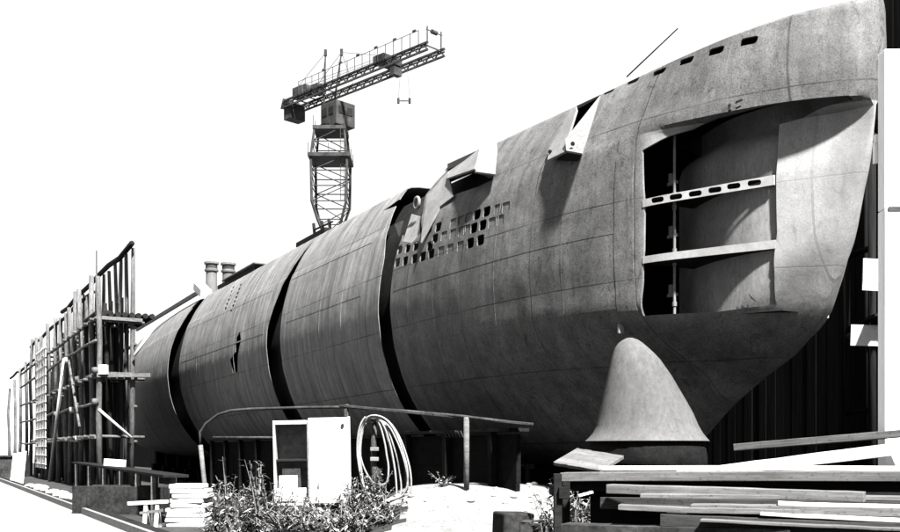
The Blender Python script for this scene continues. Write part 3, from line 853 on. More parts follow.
mb = MB(); mb.cyl(sc(3.4, -.2, 2.4), sc(6.6, -.2, 5.2), .05, n=8); mb.build('brace', M['pole'], sca, smooth=True)
mb = MB(); mb.cyl(sc(1.9, .2, 7.2), sc(1.9, .2, 8.95), .035, .025, n=8); mb.build('upright_pole', M['pole'], sca)
# pale wire lattice
mb = MB()
for q in range(8): mb.cyl(sc(15.2 + .62 * q, -.2, .6), sc(15.2 + .62 * q, -.2, 6.6), .03, n=6)
for q in range(14): mb.cyl(sc(15.1, -.2, .8 + .44 * q), sc(19.8, -.2, .8 + .44 * q), .03, n=6)
mb.build('lattice', M['wood_pale'], sca)
# scattered hanging tags and clips on the poles (pale lashings)
for i in range(12):
    t = rnd.choice(ta[:9]) + rnd.uniform(-.1, .1); z = rnd.choice((1.9, 3.2, 4.2, 5.4)) + rnd.uniform(-.15, .15)
    mb = MB(); mb.cyl(sc(t, -.13, z - .09), sc(t + .03, -.13, z + .1), .125, n=8); mb.build('lashing', M['wood_pale'] if i % 4 == 0 else M['pole'], sca, smooth=True)
# handrail plank rising along the stern deck edge
a = hull_w(45, 2.05, 6.40); b = hull_w(31.2, 2.02, 6.55)
e = thing('gangplank', b, 'long thin pale plank laid along the far deck edge above the stern', 'plank')
mb = MB(); mb.bar(a, b, .1, .16); mb.build('plank', M['wood_mid'], e)
mb = MB(); mb.bar(hull_w(30.4, 2.05, 6.3), hull_w(31.5, 2.05, 6.75), .45, .3); mb.build('end_board', M['wood_pale'], e)

# ------------------------------------------------------------------ twin chimneys
for (px, r_, ty, lb) in ((211.5, .44, 262, 'left one of the two pale capped chimneys behind the hull'), (228.3, .46, 263, 'right one of the two pale capped chimneys behind the hull')):
    Y = 76.0; b = P(px, 450, Y); b.z = 0; zt = EYE + (450 - ty) / F * Y
    ch = thing('chimney', b, lb, 'chimney', 'chimneys behind the hull')
    m = MB()
    def ring(z, r): return [Vector((b.x + r * math.cos(2 * PI * j / 20), b.y + r * math.sin(2 * PI * j / 20), z)) for j in range(20)]
    m.loft([ring(0, r_ * 1.35), ring(zt - 4, r_ * 1.02), ring(zt - .75, r_ * .93)]); o_ = m.build('shaft', M['chimney'], ch); auto_smooth(o_)
    m = MB(); m.loft([ring(zt - .75, r_ * .95), ring(zt - .72, r_ * 1.16), ring(zt - .6, r_ * 1.2), ring(zt - .57, r_ * 1.0), ring(zt - .2, r_ * 1.0), ring(zt - .17, r_ * 1.24), ring(zt - .04, r_ * 1.24), ring(zt, r_ * 1.1)])
    o_ = m.build('cap', M['chimney'], ch); auto_smooth(o_)
    m = MB(); m.loft([ring(zt - .5, r_ * 1.015), ring(zt - .28, r_ * 1.015)]); m.build('cap_band', M['crane'], ch).parent = o_

# ------------------------------------------------------------------ shipyard crane
Yc_ = 80.0
cb = P(331, 450, Yc_); cb.z = 0
cr = thing('tower_crane', cb, 'tall shipyard tower crane with its jib reaching over the hull', 'crane')
def cz(py): return EYE + (450 - py) / F * Yc_
def leg_pts(dx, dy):
    out = []
    for (py, hw) in ((131, 1.15), (160, 1.42), (205, 1.36), (222, .95), (238, .42)):
        out.append(Vector((cb.x - .0 + dx * hw, cb.y + dy * hw, cz(py))))
    return out
for dx in (-1, 1):
    for dy in (-1, 1):
        m = MB(); m.tube(leg_pts(dx, dy), [.09, .10, .11, .11, .11], 8); m.build('leg', M['crane'], cr)
def lattice(levels, nm):
    m = MB()
    for i in range(len(levels) - 1):
        (z0, h0), (z1, h1) = levels[i], levels[i + 1]
        c0 = [Vector((cb.x + dx * h0, cb.y + dy * h0, z0)) for dx, dy in ((-1, -1), (1, -1), (1, 1), (-1, 1))]
        c1 = [Vector((cb.x + dx * h1, cb.y + dy * h1, z1)) for dx, dy in ((-1, -1), (1, -1), (1, 1), (-1, 1))]
        for k in range(4):
            k2 = (k + 1) % 4
            (m.cyl(c0[k], c1[k2], .04, n=5) if (i + k) % 2 else m.cyl(c0[k2], c1[k], .04, n=5)); m.cyl(c0[k], c0[k2], .045, n=5)
    return m.build(nm, M['crane'], cr)
lattice([(cz(131), 1.15), (cz(146), 1.28), (cz(160), 1.42), (cz(175), 1.40), (cz(190), 1.38), (cz(205), 1.36), (cz(222), .95), (cz(237), .42)], 'bracing')
m = MB(); m.cyl(Vector((cb.x, cb.y, 4)), Vector((cb.x, cb.y, cz(236))), .6, .5, n=16); m.build('column', M['crane'], cr)
for dx in (-1, 1):
    for dy in (-1, 1):
        m = MB(); m.bar((cb.x + dx * 3.2, cb.y + dy * 3.2, 0), (cb.x + dx * .35, cb.y + dy * .35, 6), .4, .4); m.build('portal_leg', M['crane'], cr)
for py, hw in ((132, 1.25), (160, 1.6)):
    m = MB(); m.box((cb.x, cb.y, cz(py)), (hw * 2 + .1, hw * 2 + .1, .28)); gal = m.build('gallery', M['crane'], cr)
    m = MB()
    for dx, dy in ((-1, -1), (0, -1), (1, -1), (1, 0), (1, 1), (0, 1), (-1, 1), (-1, 0)):
        m.cyl((cb.x + dx * hw, cb.y + dy * hw, cz(py)), (cb.x + dx * hw, cb.y + dy * hw, cz(py) + .9), .025, n=5)
    m.build('railing', M['crane'], cr).parent = gal
# slewing cab
m = MB(); m.box((cb.x + .55, cb.y, cz(117)), (2.0, 1.9, 1.9), Matrix.Rotation(-.78, 3, 'Z')); cab = m.build('cab', M['crane_pale'], cr, bevel=.05)
R45 = Matrix.Rotation(-.78, 3, 'Z')
for (u, v) in ((1.01, .4), (1.01, -.45), (.35, -.96), (-.45, -.96)):
    m = MB(); q = Vector((cb.x + .55, cb.y, cz(114))) + R45 @ Vector((u, v, 0)); m.box(q, (.06 if abs(u) > 1 else .55, .55 if abs(u) > 1 else .06, .6), R45); m.build('window', M['dark_steel'], cab)
m = MB(); m.cyl((cb.x + .2, cb.y, cz(131)), (cb.x + .2, cb.y, cz(127.5)), 1.1, 1.2, n=20); m.build('slew_ring', M['crane'], cr)
# jib
ZJ = 30.6
JA = Vector((-14.0, 85.0, ZJ)); JB = Vector((-1.0, 72.2, ZJ)); JD = (JB - JA).normalized(); JP = Vector((-JD.y, JD.x, 0)) * -1
if JP.x < 0: JP = -JP
JL = (JB - JA).length
def jp(t, k, z): return JA + JD * t + JP * k + Vector((0, 0, z))
for k in (-.85, .85):
    g0, dep = (1.0, .62)
    m = MB(); m.bar(jp(g0, k, .1), jp(JL, k, .1), .16, .14); m.build('jib_chord', M['crane'], cr)
    m = MB(); m.bar(jp(g0, k, -.42), jp(JL, k, -.42), .14, .12); m.build('jib_chord', M['crane'], cr)
    m = MB(); nb = 34
    for q in range(nb):
        a, b = g0 + (JL - g0) * q / nb, g0 + (JL - g0) * (q + 1) / nb
        m.cyl(jp(a, k, .1 if q % 2 else -.42), jp(b, k, -.42 if q % 2 else .1), .06, n=5)
    m.bar(jp(g0, k, -.12), jp(JL, k, -.12), .08, .1)
    m.build('jib_lacing', M['crane'], cr)
m = MB()
for q in range(15): t = 1 + (JL - 1.3) * q / 14; m.bar(jp(t, -.85, .0), jp(t, .85, .0), .08, .08) if q in (0, 1, 2, 3, 4, 14) else None
m.build('jib_tie', M['crane'], cr)
# walkway rail over the left girder
m = MB()
for q in range(17):
    t = 3.2 + (JL - 4) * q / 16; m.cyl(jp(t, -1.0, .1), jp(t, -1.0, 1.15), .028, n=5)
m.build('walkway_post', M['crane'], cr)
m = MB(); m.cyl(jp(3.2, -1.0, 1.12), jp(JL - .8, -1.0, 1.12), .022, n=5); m.build('walkway_rail', M['crane'], cr)
for q in range(6):
    t = 6.5 + q * 2.1; m = MB(); m.box(jp(t, -1.0, 1.2), (.3, .12, .14), Matrix.Rotation(-.78, 3, 'Z')); m.build('rail_lamp', M['crane'], cr)
# counterweight, machinery
m = MB(); m.box(jp(1.3, 0, -.8), (1.0, 1.5, 1.3), R45); m.build('counterweight', M['crane'], cr, bevel=.04)
m = MB(); m.add([jp(-.7, 0, .05), jp(.9, -.9, .35), jp(.9, .9, .35), jp(.9, .9, -.35), jp(.9, -.9, -.35)], [(0, 1, 2), (0, 2, 3), (0, 3, 4), (0, 4, 1), (1, 4, 3, 2)]); m.build('tail_fairing', M['crane'], cr)
m = MB(); m.box(jp(2.6, -.2, .55), (1.3, 1.0, .8), R45); m.box(jp(4.3, .2, .5), (.9, .9, .7), R45); m.cyl(jp(3.4, -.6, .6), jp(3.4, .6, .6), .4, n=12); m.build('winch', M['crane'], cr)
m = MB(); m.box(jp(13.0, 0, .35), (1.2, 1.9, .55), R45); m.box(jp(13.6, .3, -.5), (.5, .8, .6), R45); m.build('trolley', M['crane'], cr)
m = MB()
for k in (-.7, .7): m.cyl(jp(JL - .2, k, .1), jp(JL - .2, k, 1.35), .05, n=6)
m.cyl(jp(JL - .2, -.8, 1.1), jp(JL - .2, .8, 1.1), .04, n=6); m.cyl(jp(JL - .2, -.25, 1.1), jp(JL - .2, .25, 1.1), .16, n=10)
m.build('jib_head', M['crane'], cr)
mast = []
for (x0_, y0_, x1_, y1_, Y) in ((325.5, 53, 323.5, 112, 81.0), (341.5, 52.5, 334, 104, 79.5)):
    m = MB(); m.cyl(P(x1_, y1_, Y), P(x0_, y0_, Y), .09, .06, n=6); m.box(P(x0_, y0_, Y), (.22, .22, .5)); m.build('mast', M['crane'], cr); mast.append(P(x0_, y0_, Y))
for (a, b) in ((mast[0], jp(2.2, -.5, .9)), (mast[1], jp(3.4, .5, .9)), (mast[0], jp(6, -.8, .2)), (mast[1], P(398, 57, 75.5)), (mast[1], jp(8, .8, .1))):
    m = MB(); m.cyl(a, b, .018, n=5); m.build('stay', M['crane'], cr)
m = MB()
for q in (-.16, .16): m.cyl((cb.x + 1.05 + q, cb.y - 1.2, cz(205)), (cb.x + 1.05 + q, cb.y - 1.3, cz(133)), .025, n=5)
for q in range(16): z_ = cz(204) + (cz(134) - cz(204)) * q / 15; m.cyl((cb.x + .89, cb.y - 1.25, z_), (cb.x + 1.21, cb.y - 1.25, z_), .02, n=4)
m.build('ladder', M['crane'], cr)
for q in (-.5, .0, .5):
    m = MB(); m.cyl(jp(3.4, q, 1.0), jp(13.0, q * .6, .7), .016, n=4); m.build('rope', M['crane'], cr)
# hanging spreader bar
sb = P(404, 101, 74.6)
m = MB(); m.cyl(sb + Vector((-.42, 0, 0)), sb + Vector((.42, 0, 0)), .035, n=6)
for q in (-.42, .42): m.cyl(sb + Vector((q, 0, -.2)), sb + Vector((q, 0, .2)), .09, n=8)
m.build('hook_block', M['crane'], cr)
m = MB()
for q in (-.42, .42): m.cyl(sb + Vector((q, 0, .15)), Vector((sb.x + q * .5, sb.y, ZJ - .2)), .012, n=4)
m.build('hoist_wire', M['crane_pale'], cr)

# ------------------------------------------------------------------ foreground: cabinet
Yb = 17.7
c0 = P(275.5, 505, Yb); c1 = P(352, 417, Yb); W = c1.x - c0.x; Hh = c1.z - c0.z; z0 = c0.z
cx = (c0.x + c1.x) / 2
cabn = thing('cabinet', Vector((cx, Yb, 0)), 'white steel cabinet with one open compartment standing among the weeds', 'cabinet')
cabn.rotation_euler = (math.radians(1.0), math.radians(-1.2), math.radians(5))
def cb_(x0, x1, y0, y1, za, zb, nm, mat, bev=.008):
    m = MB(); m.box((c0.x + (x0 + x1) / 2 * W, Yb + (y0 + y1) / 2, z0 + (za + zb) / 2 * Hh), ((x1 - x0) * W, y1 - y0, (zb - za) * Hh)); return m.build(nm, M[mat], cabn, bevel=bev)
cb_(0, .03, 0, .55, 0, .965, 'side_panel', 'white_paint'); cb_(.97, 1, 0, .55, 0, 1, 'side_panel', 'white_paint')
cb_(.44, .465, .01, .55, .03, .95, 'side_panel', 'white_paint')
cb_(.03, .97, .5, .55, 0.03, .96, 'back_panel', 'grey_inside')
cb_(.03, .44, 0, .5, .92, .965, 'top_panel', 'white_paint'); cb_(.465, .97, 0.01, .5, .955, .99, 'top_panel', 'white_paint')
cb_(.03, .97, 0, .5, 0, .03, 'floor_panel', 'white_paint')
d_ = cb_(.455, .985, -.03, -.004, .02, .985, 'door', 'white_paint')
m = MB(); q = Vector((c0.x + .905 * W, Yb - .032, z0 + .90 * Hh)); m.cyl(q, q + Vector((0, -.03, 0)), .03, n=10); dk = m.build('knob', M['dark_steel'], cabn); dk.parent = d_
cb_(.03, .44, .06, .48, .50, .525, 'shelf', 'dark_steel'); cb_(.03, .42, -.015, .0, .05, .20, 'kick_plate', 'white_paint')
cb_(.10, .34, .15, .38, .19, .42, 'inner_box', 'block'); cb_(.06, .30, .1, .14, .08, .34, 'inner_card', 'white_paint')
m = MB(); m.cyl((c0.x + .945 * W, Yb + .2, z0 + Hh), (c0.x + .945 * W, Yb + .2, z0 + Hh * 1.09), .03, n=8); m.build('top_pipe', M['pipe'], cabn)
for fx in (.06, .94):
    for fy in (.05, .5):
        m = MB(); x_ = c0.x + fx * W; m.box((x_, Yb + fy, (z0 - .0) / 2 + .0), (.06, .06, z0)); m.build('leg', M['wood_mid'], cabn)

# pipe rail
py_ = pchip([199, 350, 530], [20.0, 18.9, 17.2])
pth = [(209, 527), (206.5, 500), (203, 470), (200.5, 445), (200, 432), (206, 423.5), (218, 414.5), (231, 410.5), (250, 409), (300, 407.5), (347, 407), (400, 410.5), (460, 416), (530, 424.5)]
pr_pts = [P(x, y, py_(x)) for x, y in pth]
pr_pts[0].z = 0.0
prb = pr_pts[0].copy()
pr = thing('pipe_rail', prb, 'bent steel pipe rail on thin posts running low before the hull', 'rail')
m = MB(); m.tube(pr_pts[3:], .027, 10); m.build('rail', M['pipe'], pr, smooth=True)
m = MB(); m.tube(pr_pts[:4], .045, 10); m.build('post', M['wood_mid'], pr, smooth=True)
for x0_, x1_ in ((343, 436), (437, 531)):
    a = P(x0_, 406.5 + (x0_ - 343) * .098, py_(x0_)); b = P(x1_, 406.5 + (x1_ - 343) * .098, py_(x1_)); up_ = Vector((0, .12, .02))
    m = MB(); m.bar(a + up_, b + up_, .3, .045); m.build('ledge_plank', M['wood_soot'], pr, bevel=.006)
def pst(px, ytop, r, mat='pipe', extra=0.0):
    a = P(px, ytop, py_(px)); b = a.copy(); b.z = max(bank_z(b.x, b.y) - .05, 0); m = MB(); m.cyl(b, a + Vector((0, 0, extra)), r, n=10); m.build('post', M[mat], pr, smooth=True)
pst(347, 404, .03); pst(466.5, 417, .05, 'wood_mid')
m = MB(); m.cyl(P(213, 437.5, py_(213)), P(282, 437.5, py_(282)), .025, n=8); m.build('mid_rail', M['pipe'], pr, smooth=True)
m = MB(); a = P(443, 432, 18.3); m.box(a, (.5, .05, .06)); 
for q in range(6): m.cyl(a + Vector((.02 + q * .06, -.03, .02)), a + Vector((.07 + q * .06, -.03, -.1)), .014, n=6)
m.build('spring_bracket', M['pipe'], pr)

# hose on a post
hp = P(374, 450, 17.9); gz = bank_z(hp.x, hp.y); hp.z = max(gz - .05, 0)
hpst = thing('hose_post', hp, 'short grey post with brackets carrying the hose coil', 'post')
tpz = P(374, 421, 17.9)
m = MB(); m.cyl(hp, Vector((hp.x, hp.y, tpz.z)), .055, .05, n=12); m.build('shaft', M['pipe'], hpst, smooth=True)
for zz in (449, 459):
    m = MB(); q = P(374.5, zz, 17.82); m.box(q, (.15, .09, .07)); m.build('bracket', M['plate_pale'], hpst, bevel=.01)
m = MB(); q = P(373, 422, 17.75); m.cyl(q + Vector((0, .15, 0)), q + Vector((0, -.06, .02)), .03, n=8); m.build('peg', M['pipe'], hpst)
m = MB(); rr = random.Random(5)
loops = []
path = []
for L in range(7):
    lw = rr.uniform(.24, .33); rw = rr.uniform(.34, .62) if L != 3 else .2; bot = rr.uniform(1.45, 1.75) if L != 3 else 1.2; yy = -.06 - .035 * L
    for q in range(22):
        a = 2 * PI * q / 22
        sx = math.sin(a); cx_ = math.cos(a)
        tt = (1 - cx_) / 2                     # 0 at top, 1 at bottom
        wd = (rw if sx > 0 else lw) * (abs(sx) ** .72) * (0.75 + .45 * tt if sx > 0 else 1.05 - .1 * tt)
        path.append(Vector((tpz.x + (wd if sx > 0 else -wd) + (.14 * tt * tt) + rr.uniform(-.006, .006), tpz.y + yy - .10 * tt + .03 * math.sin(3 * a + L), tpz.z + .03 + .012 * L - bot * tt)))
def smooth_path(p, it=1):
    for _ in range(it):
        o_ = [p[0]]
        for i in range(len(p) - 1): o_ += [p[i] * .75 + p[i + 1] * .25, p[i] * .25 + p[i + 1] * .75]
        o_.append(p[-1]); p = o_
    return p
for q in path: q.z = max(q.z, bank_z(q.x, q.y) + .03)
m.tube(smooth_path(path), .0165, 7)
ho = m.build('hose', M['hose'], origin=tpz, smooth=True); tag(ho, 'pale hose coiled in long loops hanging from the short post', 'hose')

# stack of pale slabs
rr = random.Random(9); Ys = 19.4
sx0, sx1 = P(170, 0, Ys).x, P(206, 0, Ys).x
ords = ['lowest', 'second', 'third', 'fourth', 'fifth', 'sixth', 'seventh', 'eighth', 'topmost']
for k in range(9):
    m = MB(); w = (sx1 - sx0) + rr.uniform(-.06, .05); jx = rr.uniform(-.03, .03) + (-.05 if k == 8 else 0); h = .093
    if k < 4: w += .06; jx -= .03
    R = Matrix.Rotation(rr.uniform(-.12, .12), 3, 'Z')
    ob = MB(); ob.box((0, 0, h / 2), (w, .62, h - .006), R); o_ = ob.build('slab', M['slab'], bevel=.022)
    o_.location = ((sx0 + sx1) / 2 + jx, Ys + .3, k * h)
    lb = {0: 'lowest pale slab of the stack beside the bent pipe post', 8: 'topmost pale slab of the stack, pushed out to the left'}.get(k, '%s pale slab from the ground in the stack by the pipe post' % ords[k])
    tag(o_, lb, 'slab', 'pale slabs in the stack')

# trestle left of it
q0 = P(152, 0, 19.2); tr = thing('trestle', Vector((q0.x, 19.2, 0)), 'low white timber trestle standing left of the pale slab stack', 'trestle')
m = MB(); m.bar(P(128, 503.5, 19.2), P(168, 501.5, 19.2), .09, .07); m.build('top_bar', M['wood_pale'], tr, bevel=.008)
for px in (146, 157.5):
    for dy in (-.12, .16):
        a = P(px, 505.5, 19.2); b = a.copy(); b.z = 0; b.y += dy; m = MB(); m.bar(b, a, .07, .06); m.build('leg', M['wood_pale'], tr, bevel=.006)
m = MB(); m.bar(P(140, 513, 19.15), P(163, 510, 19.15), .05, .05); m.build('stretcher', M['wood_mid'], tr)

# dark trough behind the kerb
t0 = Vector((-7.7, 23.6, 0)); tg = thing('trough', t0, 'long dark steel trough lying on the ground behind the kerb', 'trough')
R = Matrix.Rotation(math.radians(-14), 3, 'Z')
m = MB()
m.box(t0 + R @ Vector((0, -.4, .33)), (2.2, .04, .66), R); m.build('side_panel', M['block'], tg, bevel=.01)
m = MB(); m.box(t0 + R @ Vector((0, .4, .33)), (2.2, .04, .66), R); m.build('side_panel', M['block'], tg, bevel=.01)
for q in (-1.08, 1.08):
    m = MB(); m.box(t0 + R @ Vector((q, 0, .33)), (.04, .76, .62), R); m.build('end_panel', M['block'], tg, bevel=.01)
m = MB(); m.box(t0 + R @ Vector((0, 0, .04)), (2.1, .74, .06), R); m.build('bottom_panel', M['block'], tg)

# plank walk on posts along the kerb
a = Vector((-14.3, 38.5, 1.02)); b = Vector((-5.45, 19.9, .98))
wk = thing('plank_walk', Vector(((a.x + b.x) / 2, (a.y + b.y) / 2, 0)), 'narrow dark plank walk raised on posts along the kerb', 'walkway')
m = MB(); m.bar(a, b, .5, .06); m.build('deck_board', M['wood_dark'], wk, bevel=.008)
for t in (.08, .3, .5, .68, .82, .93):
    for sd in (-.2, .2):
        p = a.lerp(b, t) + N * sd; m = MB(); p2 = p.copy(); p2.z = 0; p.z -= .035; m.bar(p2, p, .11, .11); m.build('post', M['wood_mid'], wk, bevel=.008)
bb = P(109, 463.5, 28.2); m = MB(); m.box((0, 0, 0), (.62, .04, .2)); o_ = m.build('loose_board', M['wood_pale'], bevel=.006); o_.location = (bb.x, bb.y, 1.02 + .03 + .10); tag(o_, 'short white board set on edge on the plank walk', 'board')
o_.rotation_euler = (0, math.radians(4), 0); q = a.lerp(b, (a.y - 28.2) / (a.y - b.y)); o_.location = (q.x - .05, q.y, 1.14)

# far-left bits
q = P(5, 0, 56); m = MB(); m.box((q.x, q.y, .55), (2.2, 1.5, 1.1)); m.box((q.x - .3, q.y, 1.16), (2.6, 1.7, .1)); o_ = m.build('bin', M['block'], origin=Vector((q.x, q.y, 0)), bevel=.02); tag(o_, 'dark lidded bin at the far left beside the scaffold foot', 'bin')
for k, px in enumerate((14.5, 19, 23.5)):
    q = P(px, 0, 45.5 - k); m = MB(); m.bar(Vector((q.x, q.y - .25, 0)), Vector((q.x, q.y + .1, 1.35 + .05 * k)), .19, .04, up=(0, 1, 0)); o_ = m.build('leaning_plank', M['wood_pale'], origin=Vector((q.x, q.y, 0)), bevel=.006)
    tag(o_, ('left', 'middle', 'right')[k] + ' one of three pale planks leaning on the far scaffold foot', 'plank', 'planks leaning on the scaffold')
# rubble stones along the kerb foot
def stone(x, y, z, r, seed, nm='rubble_stone', mat='stone'):
    bm = bmesh.new(); bmesh.ops.create_icosphere(bm, subdivisions=2, radius=r); g = random.Random(seed)
    ph3 = [Vector((g.uniform(-1, 1), g.uniform(-1, 1), g.uniform(-1, 1))).normalized() for _ in range(6)]
    for v in bm.verts:
        d = v.co.normalized(); k = 1.0
        for p3 in ph3: k -= .28 * max(0, d.dot(p3) - .55)
        v.co *= k; v.co.z *= .62
    me = bpy.data.meshes.new(nm); bm.to_mesh(me); bm.free(); me.materials.append(M[mat])
    ob = bpy.data.objects.new(nm, me); COL.objects.link(ob); ob.location = (x, y, z + r * .42); ob.rotation_euler = (0, 0, g.uniform(0, 6)); return ob
rr = random.Random(21)
for k in range(26):
    px = rr.uniform(28, 96); Yk = 4.2 / (.534 - (450 - px) / 1000.0) + rr.uniform(.8, 3.2); q = P(px, 0, Yk)
    tag(stone(q.x, q.y, 0, rr.uniform(.12, .3), k), 'pale rubble stone among the scaffold feet behind the kerb', 'stone', 'rubble stones behind the kerb')
for k in range(34):
    px = rr.uniform(400, 560); Yk = rr.uniform(16.6, 19.2); q = P(px, 0, Yk); z = bank_z(q.x, q.y)
    tag(stone(q.x, q.y, z - .02, rr.uniform(.03, .09), 100 + k), 'small pale stone on the white spoil bank below the hull', 'stone', 'stones on the spoil bank')

# ------------------------------------------------------------------ timber pile at lower right
def board(name, L, R_, t, w, mat, label, bev=.006, roll=0.0):
    (xa, ya, Ya), (xb, yb, Yb_) = L, R_
    a, b = P(xa, ya, Ya), P(xb, yb, Yb_)
    d = (b - a).normalized(); y = Vector((0, 0, 1)).cross(d).normalized(); z = d.cross(y)
    if roll:
        rm = Matrix.Rotation(roll, 3, d); y = rm @ y; z = rm @ z
    c = (a + b) / 2 + y * w / 2 - z * t / 2
    m = MB(); nseg = 14; Lh = (b - a).length; g = random.Random(name + label)
    bow_ = g.uniform(-.012, .012); rings = []
    for k in range(nseg + 1):
        x = -Lh / 2 + Lh * k / nseg; dz = bow_ * (1 - (2 * k / nseg - 1) ** 2) + g.uniform(-.0025, .0025); dy = g.uniform(-.004, .004)
        rings.append([Vector((x, -w / 2 + dy, -t / 2 + dz)), Vector((x, w / 2 + dy, -t / 2 + dz)), Vector((x, w / 2 + dy, t / 2 + dz)), Vector((x, -w / 2 + dy, t / 2 + dz))])
    m.loft(rings); ob = m.build(name, M[mat], bevel=bev)
    ob.matrix_world = Matrix.Translation(c) @ Matrix((d, y, z)).transposed().to_4x4()
    return tag(ob, label, 'timber', 'timbers in the foreground pile')
board('timber', (618, 504.6, 10.15), (800, 509.4, 9.6), .055, .2, 'wood_mid', 'short grey plank low at the left front of the pile')
board('timber', (700, 519.0, 9.7), (985, 531.5, 8.75), .028, .2, 'wood_mid', 'lowest thin grey slat at the bottom right corner of the pile')
board('timber', (640, 494.2, 10.4), (985, 497.6, 9.6), .045, .25, 'wood_mid', 'long grey plank directly under the round ended light timber')
board('timber', (733, 443.8, 12.4), (985, 421.8, 10.6), .085, .22, 'wood_mid', 'grey square timber topmost on the pile, ending under the dome')
board('timber', (676, 470.5, 12.0), (985, 430.5, 10.3), .135, .05, 'wood_pale', 'bright new plank on edge slanting up to the right on the pile')
board('timber', (598, 466.0, 11.6), (985, 466.3, 10.1), .055, .30, 'wood_pale', 'long pale plank lying flat across the middle of the pile')
board('timber', (560, 472.6, 11.3), (985, 471.8, 9.95), .098, .34, 'wood_mid', 'long grey weathered timber directly beneath the flat pale plank')
board('timber', (572, 481.5, 11.4), (985, 482.0, 10.25), .11, .5, 'wood_dark', 'black timber set back in the gap under the grey weathered timber')
board('timber', (606, 484.5, 10.9), (864, 492.2, 9.7), .10, .20, 'wood_mid', 'round ended light grey timber stopping short of the right edge')
board('timber', (600, 497.0, 11.2), (985, 502.5, 9.9), .13, .4, 'wood_soot', 'black timber behind and below the round ended light grey one')
board('timber', (778, 502.0, 9.75), (985, 506.3, 9.2), .035, .22, 'wood_pale', 'thin pale plank end showing white at the right of the pile')
board('timber', (690, 504.5, 10.0), (985, 509.8, 9.15), .085, .30, 'wood_mid', 'grey timber under the thin pale plank at the right')
board('timber', (760, 512.6, 9.6), (985, 523.0, 8.9), .03, .28, 'wood_pale', 'thin white slat low in the pile slanting down to the right')
board('timber', (660, 514.0, 10.0), (985, 526.2, 8.85), .12, .4, 'wood_soot', 'lowest black timber along the foot of the pile')
board('timber', (560, 524.0, 10.4), (790, 529.0, 9.4), .2, .3, 'block', 'sooty baulk lying in front along the bottom of the pile')
board('timber', (590, 487.0, 11.9), (985, 489.0, 10.9), .5, .5, 'wood_dark', 'thick black baulk deep inside the timber pile')  # black infill added to darken the gaps inside the pile
board('timber', (553, 462.0, 12.0), (600, 470.2, 11.55), .045, .5, 'wood_mid', 'short tilted board across the left end of the pile', roll=.35)
board('timber', (578, 494.6, 11.0), (593, 490.8, 11.0), .03, .06, 'wood_pale', 'small pale stick poking from the left end of the pile')
lp = P(557.5, 0, 11.2)
tl = thing('pile_trestle', Vector((lp.x, 11.4, 0)), 'dark timber trestle holding up the left end of the pile', 'trestle')
for px, Y in ((557.5, 11.25), (566, 11.9)):
    a = P(px, 473.5, Y); b = a.copy(); b.z = 0; m = MB(); m.bar(b, a, .09, .09); m.build('leg', M['wood_dark'], tl, bevel=.008)
m = MB(); a = P(556, 484.5, 11.55); m.box(a + Vector((.05, .15, -.08)), (.12, 1.1, .13)); m.build('cross_bar', M['wood_dark'], tl, bevel=.008)
for px, Y0_, Y1_ in ((700, 9.9, 12.3), (830, 9.5, 11.8), (960, 9.0, 11.4)):
    # bearers beneath and between the layers
    x = P(px, 0, 10.6).x
    for (z, h) in ((.33, .66),):
        m = MB(); m.box((x, (Y0_ + Y1_) / 2 + .2, z), (.3, Y1_ - Y0_ - .3, h)); o_ = m.build('bearer', M['wood_dark'], bevel=.01)
        tag(o_, 'dark bearer block under the timber pile, mostly hidden', 'bearer', 'bearers under the timber pile')
# sooty block at the bottom edge
q = P(512, 0, 14.2); m = MB(); m.box((0, 0, .31), (.46, .5, .62)); o_ = m.build('sooty_block', M['block'], bevel=.03); o_.location = (q.x, q.y, 0); o_.rotation_euler = (0, math.radians(2), .3); tag(o_, 'sooty square block at the bottom edge left of the timber pile', 'block')
q = P(530, 0, 13.6); m = MB(); m.box((0, 0, .27), (.4, .45, .54)); o_ = m.build('sooty_block', M['block'], bevel=.03); o_.location = (q.x + .08, q.y, 0); o_.rotation_euler = (0, 0, -.2); tag(o_, 'lower sooty block touching the timber pile at the bottom edge', 'block')

# ------------------------------------------------------------------ weeds
def weed_mesh(seed, h, spread, ns, leaf, per):
    g = random.Random(seed); st_ = MB(); lf = MB()
    for q in range(ns):
        a = g.uniform(0, 2 * PI); r0 = g.uniform(0, .12) * spread; lean = g.uniform(.1, .8) * spread
        hh = h * g.uniform(.5, 1.0); base = Vector((r0 * math.cos(a), r0 * math.sin(a), -.03))
        pts = [base + Vector((math.cos(a) * lean * t * t, math.sin(a) * lean * t * t, hh * t)) for t in (0, .33, .66, 1)]
        st_.tube(pts, [.009, .008, .006, .003], 5)
        for k in range(per):
            t = g.uniform(.12, 1.0); i = min(int(t * 3), 2); p = pts[i].lerp(pts[i + 1], t * 3 - i)
            aa = g.uniform(0, 2 * PI); el = g.uniform(-.5, .8); L = leaf * g.uniform(.5, 1.25) * (1.15 - .5 * t)
            d = Vector((math.cos(aa) * math.cos(el), math.sin(aa) * math.cos(el), math.sin(el)))
            sd = d.cross(Vector((0, 0, 1))).normalized() * L * g.uniform(.13, .26); dn = Vector((0, 0, -L * .25))
            lf.add([p, p + d * L * .45 + sd, p + d * L + dn, p + d * L * .45 - sd], [(0, 1, 2), (0, 2, 3)])
    return st_, lf
kinds = []
for kk, (h, sp2, ns, leaf, per) in enumerate(((.6, .6, 9, .13, 18), (1.0, .5, 7, .15, 22), (.4, .6, 9, .11, 14), (1.15, .14, 3, .12, 26))):
    s_, l_ = weed_mesh(50 + kk, h, sp2, ns, leaf, per); kinds.append((s_, l_))
protos = {}
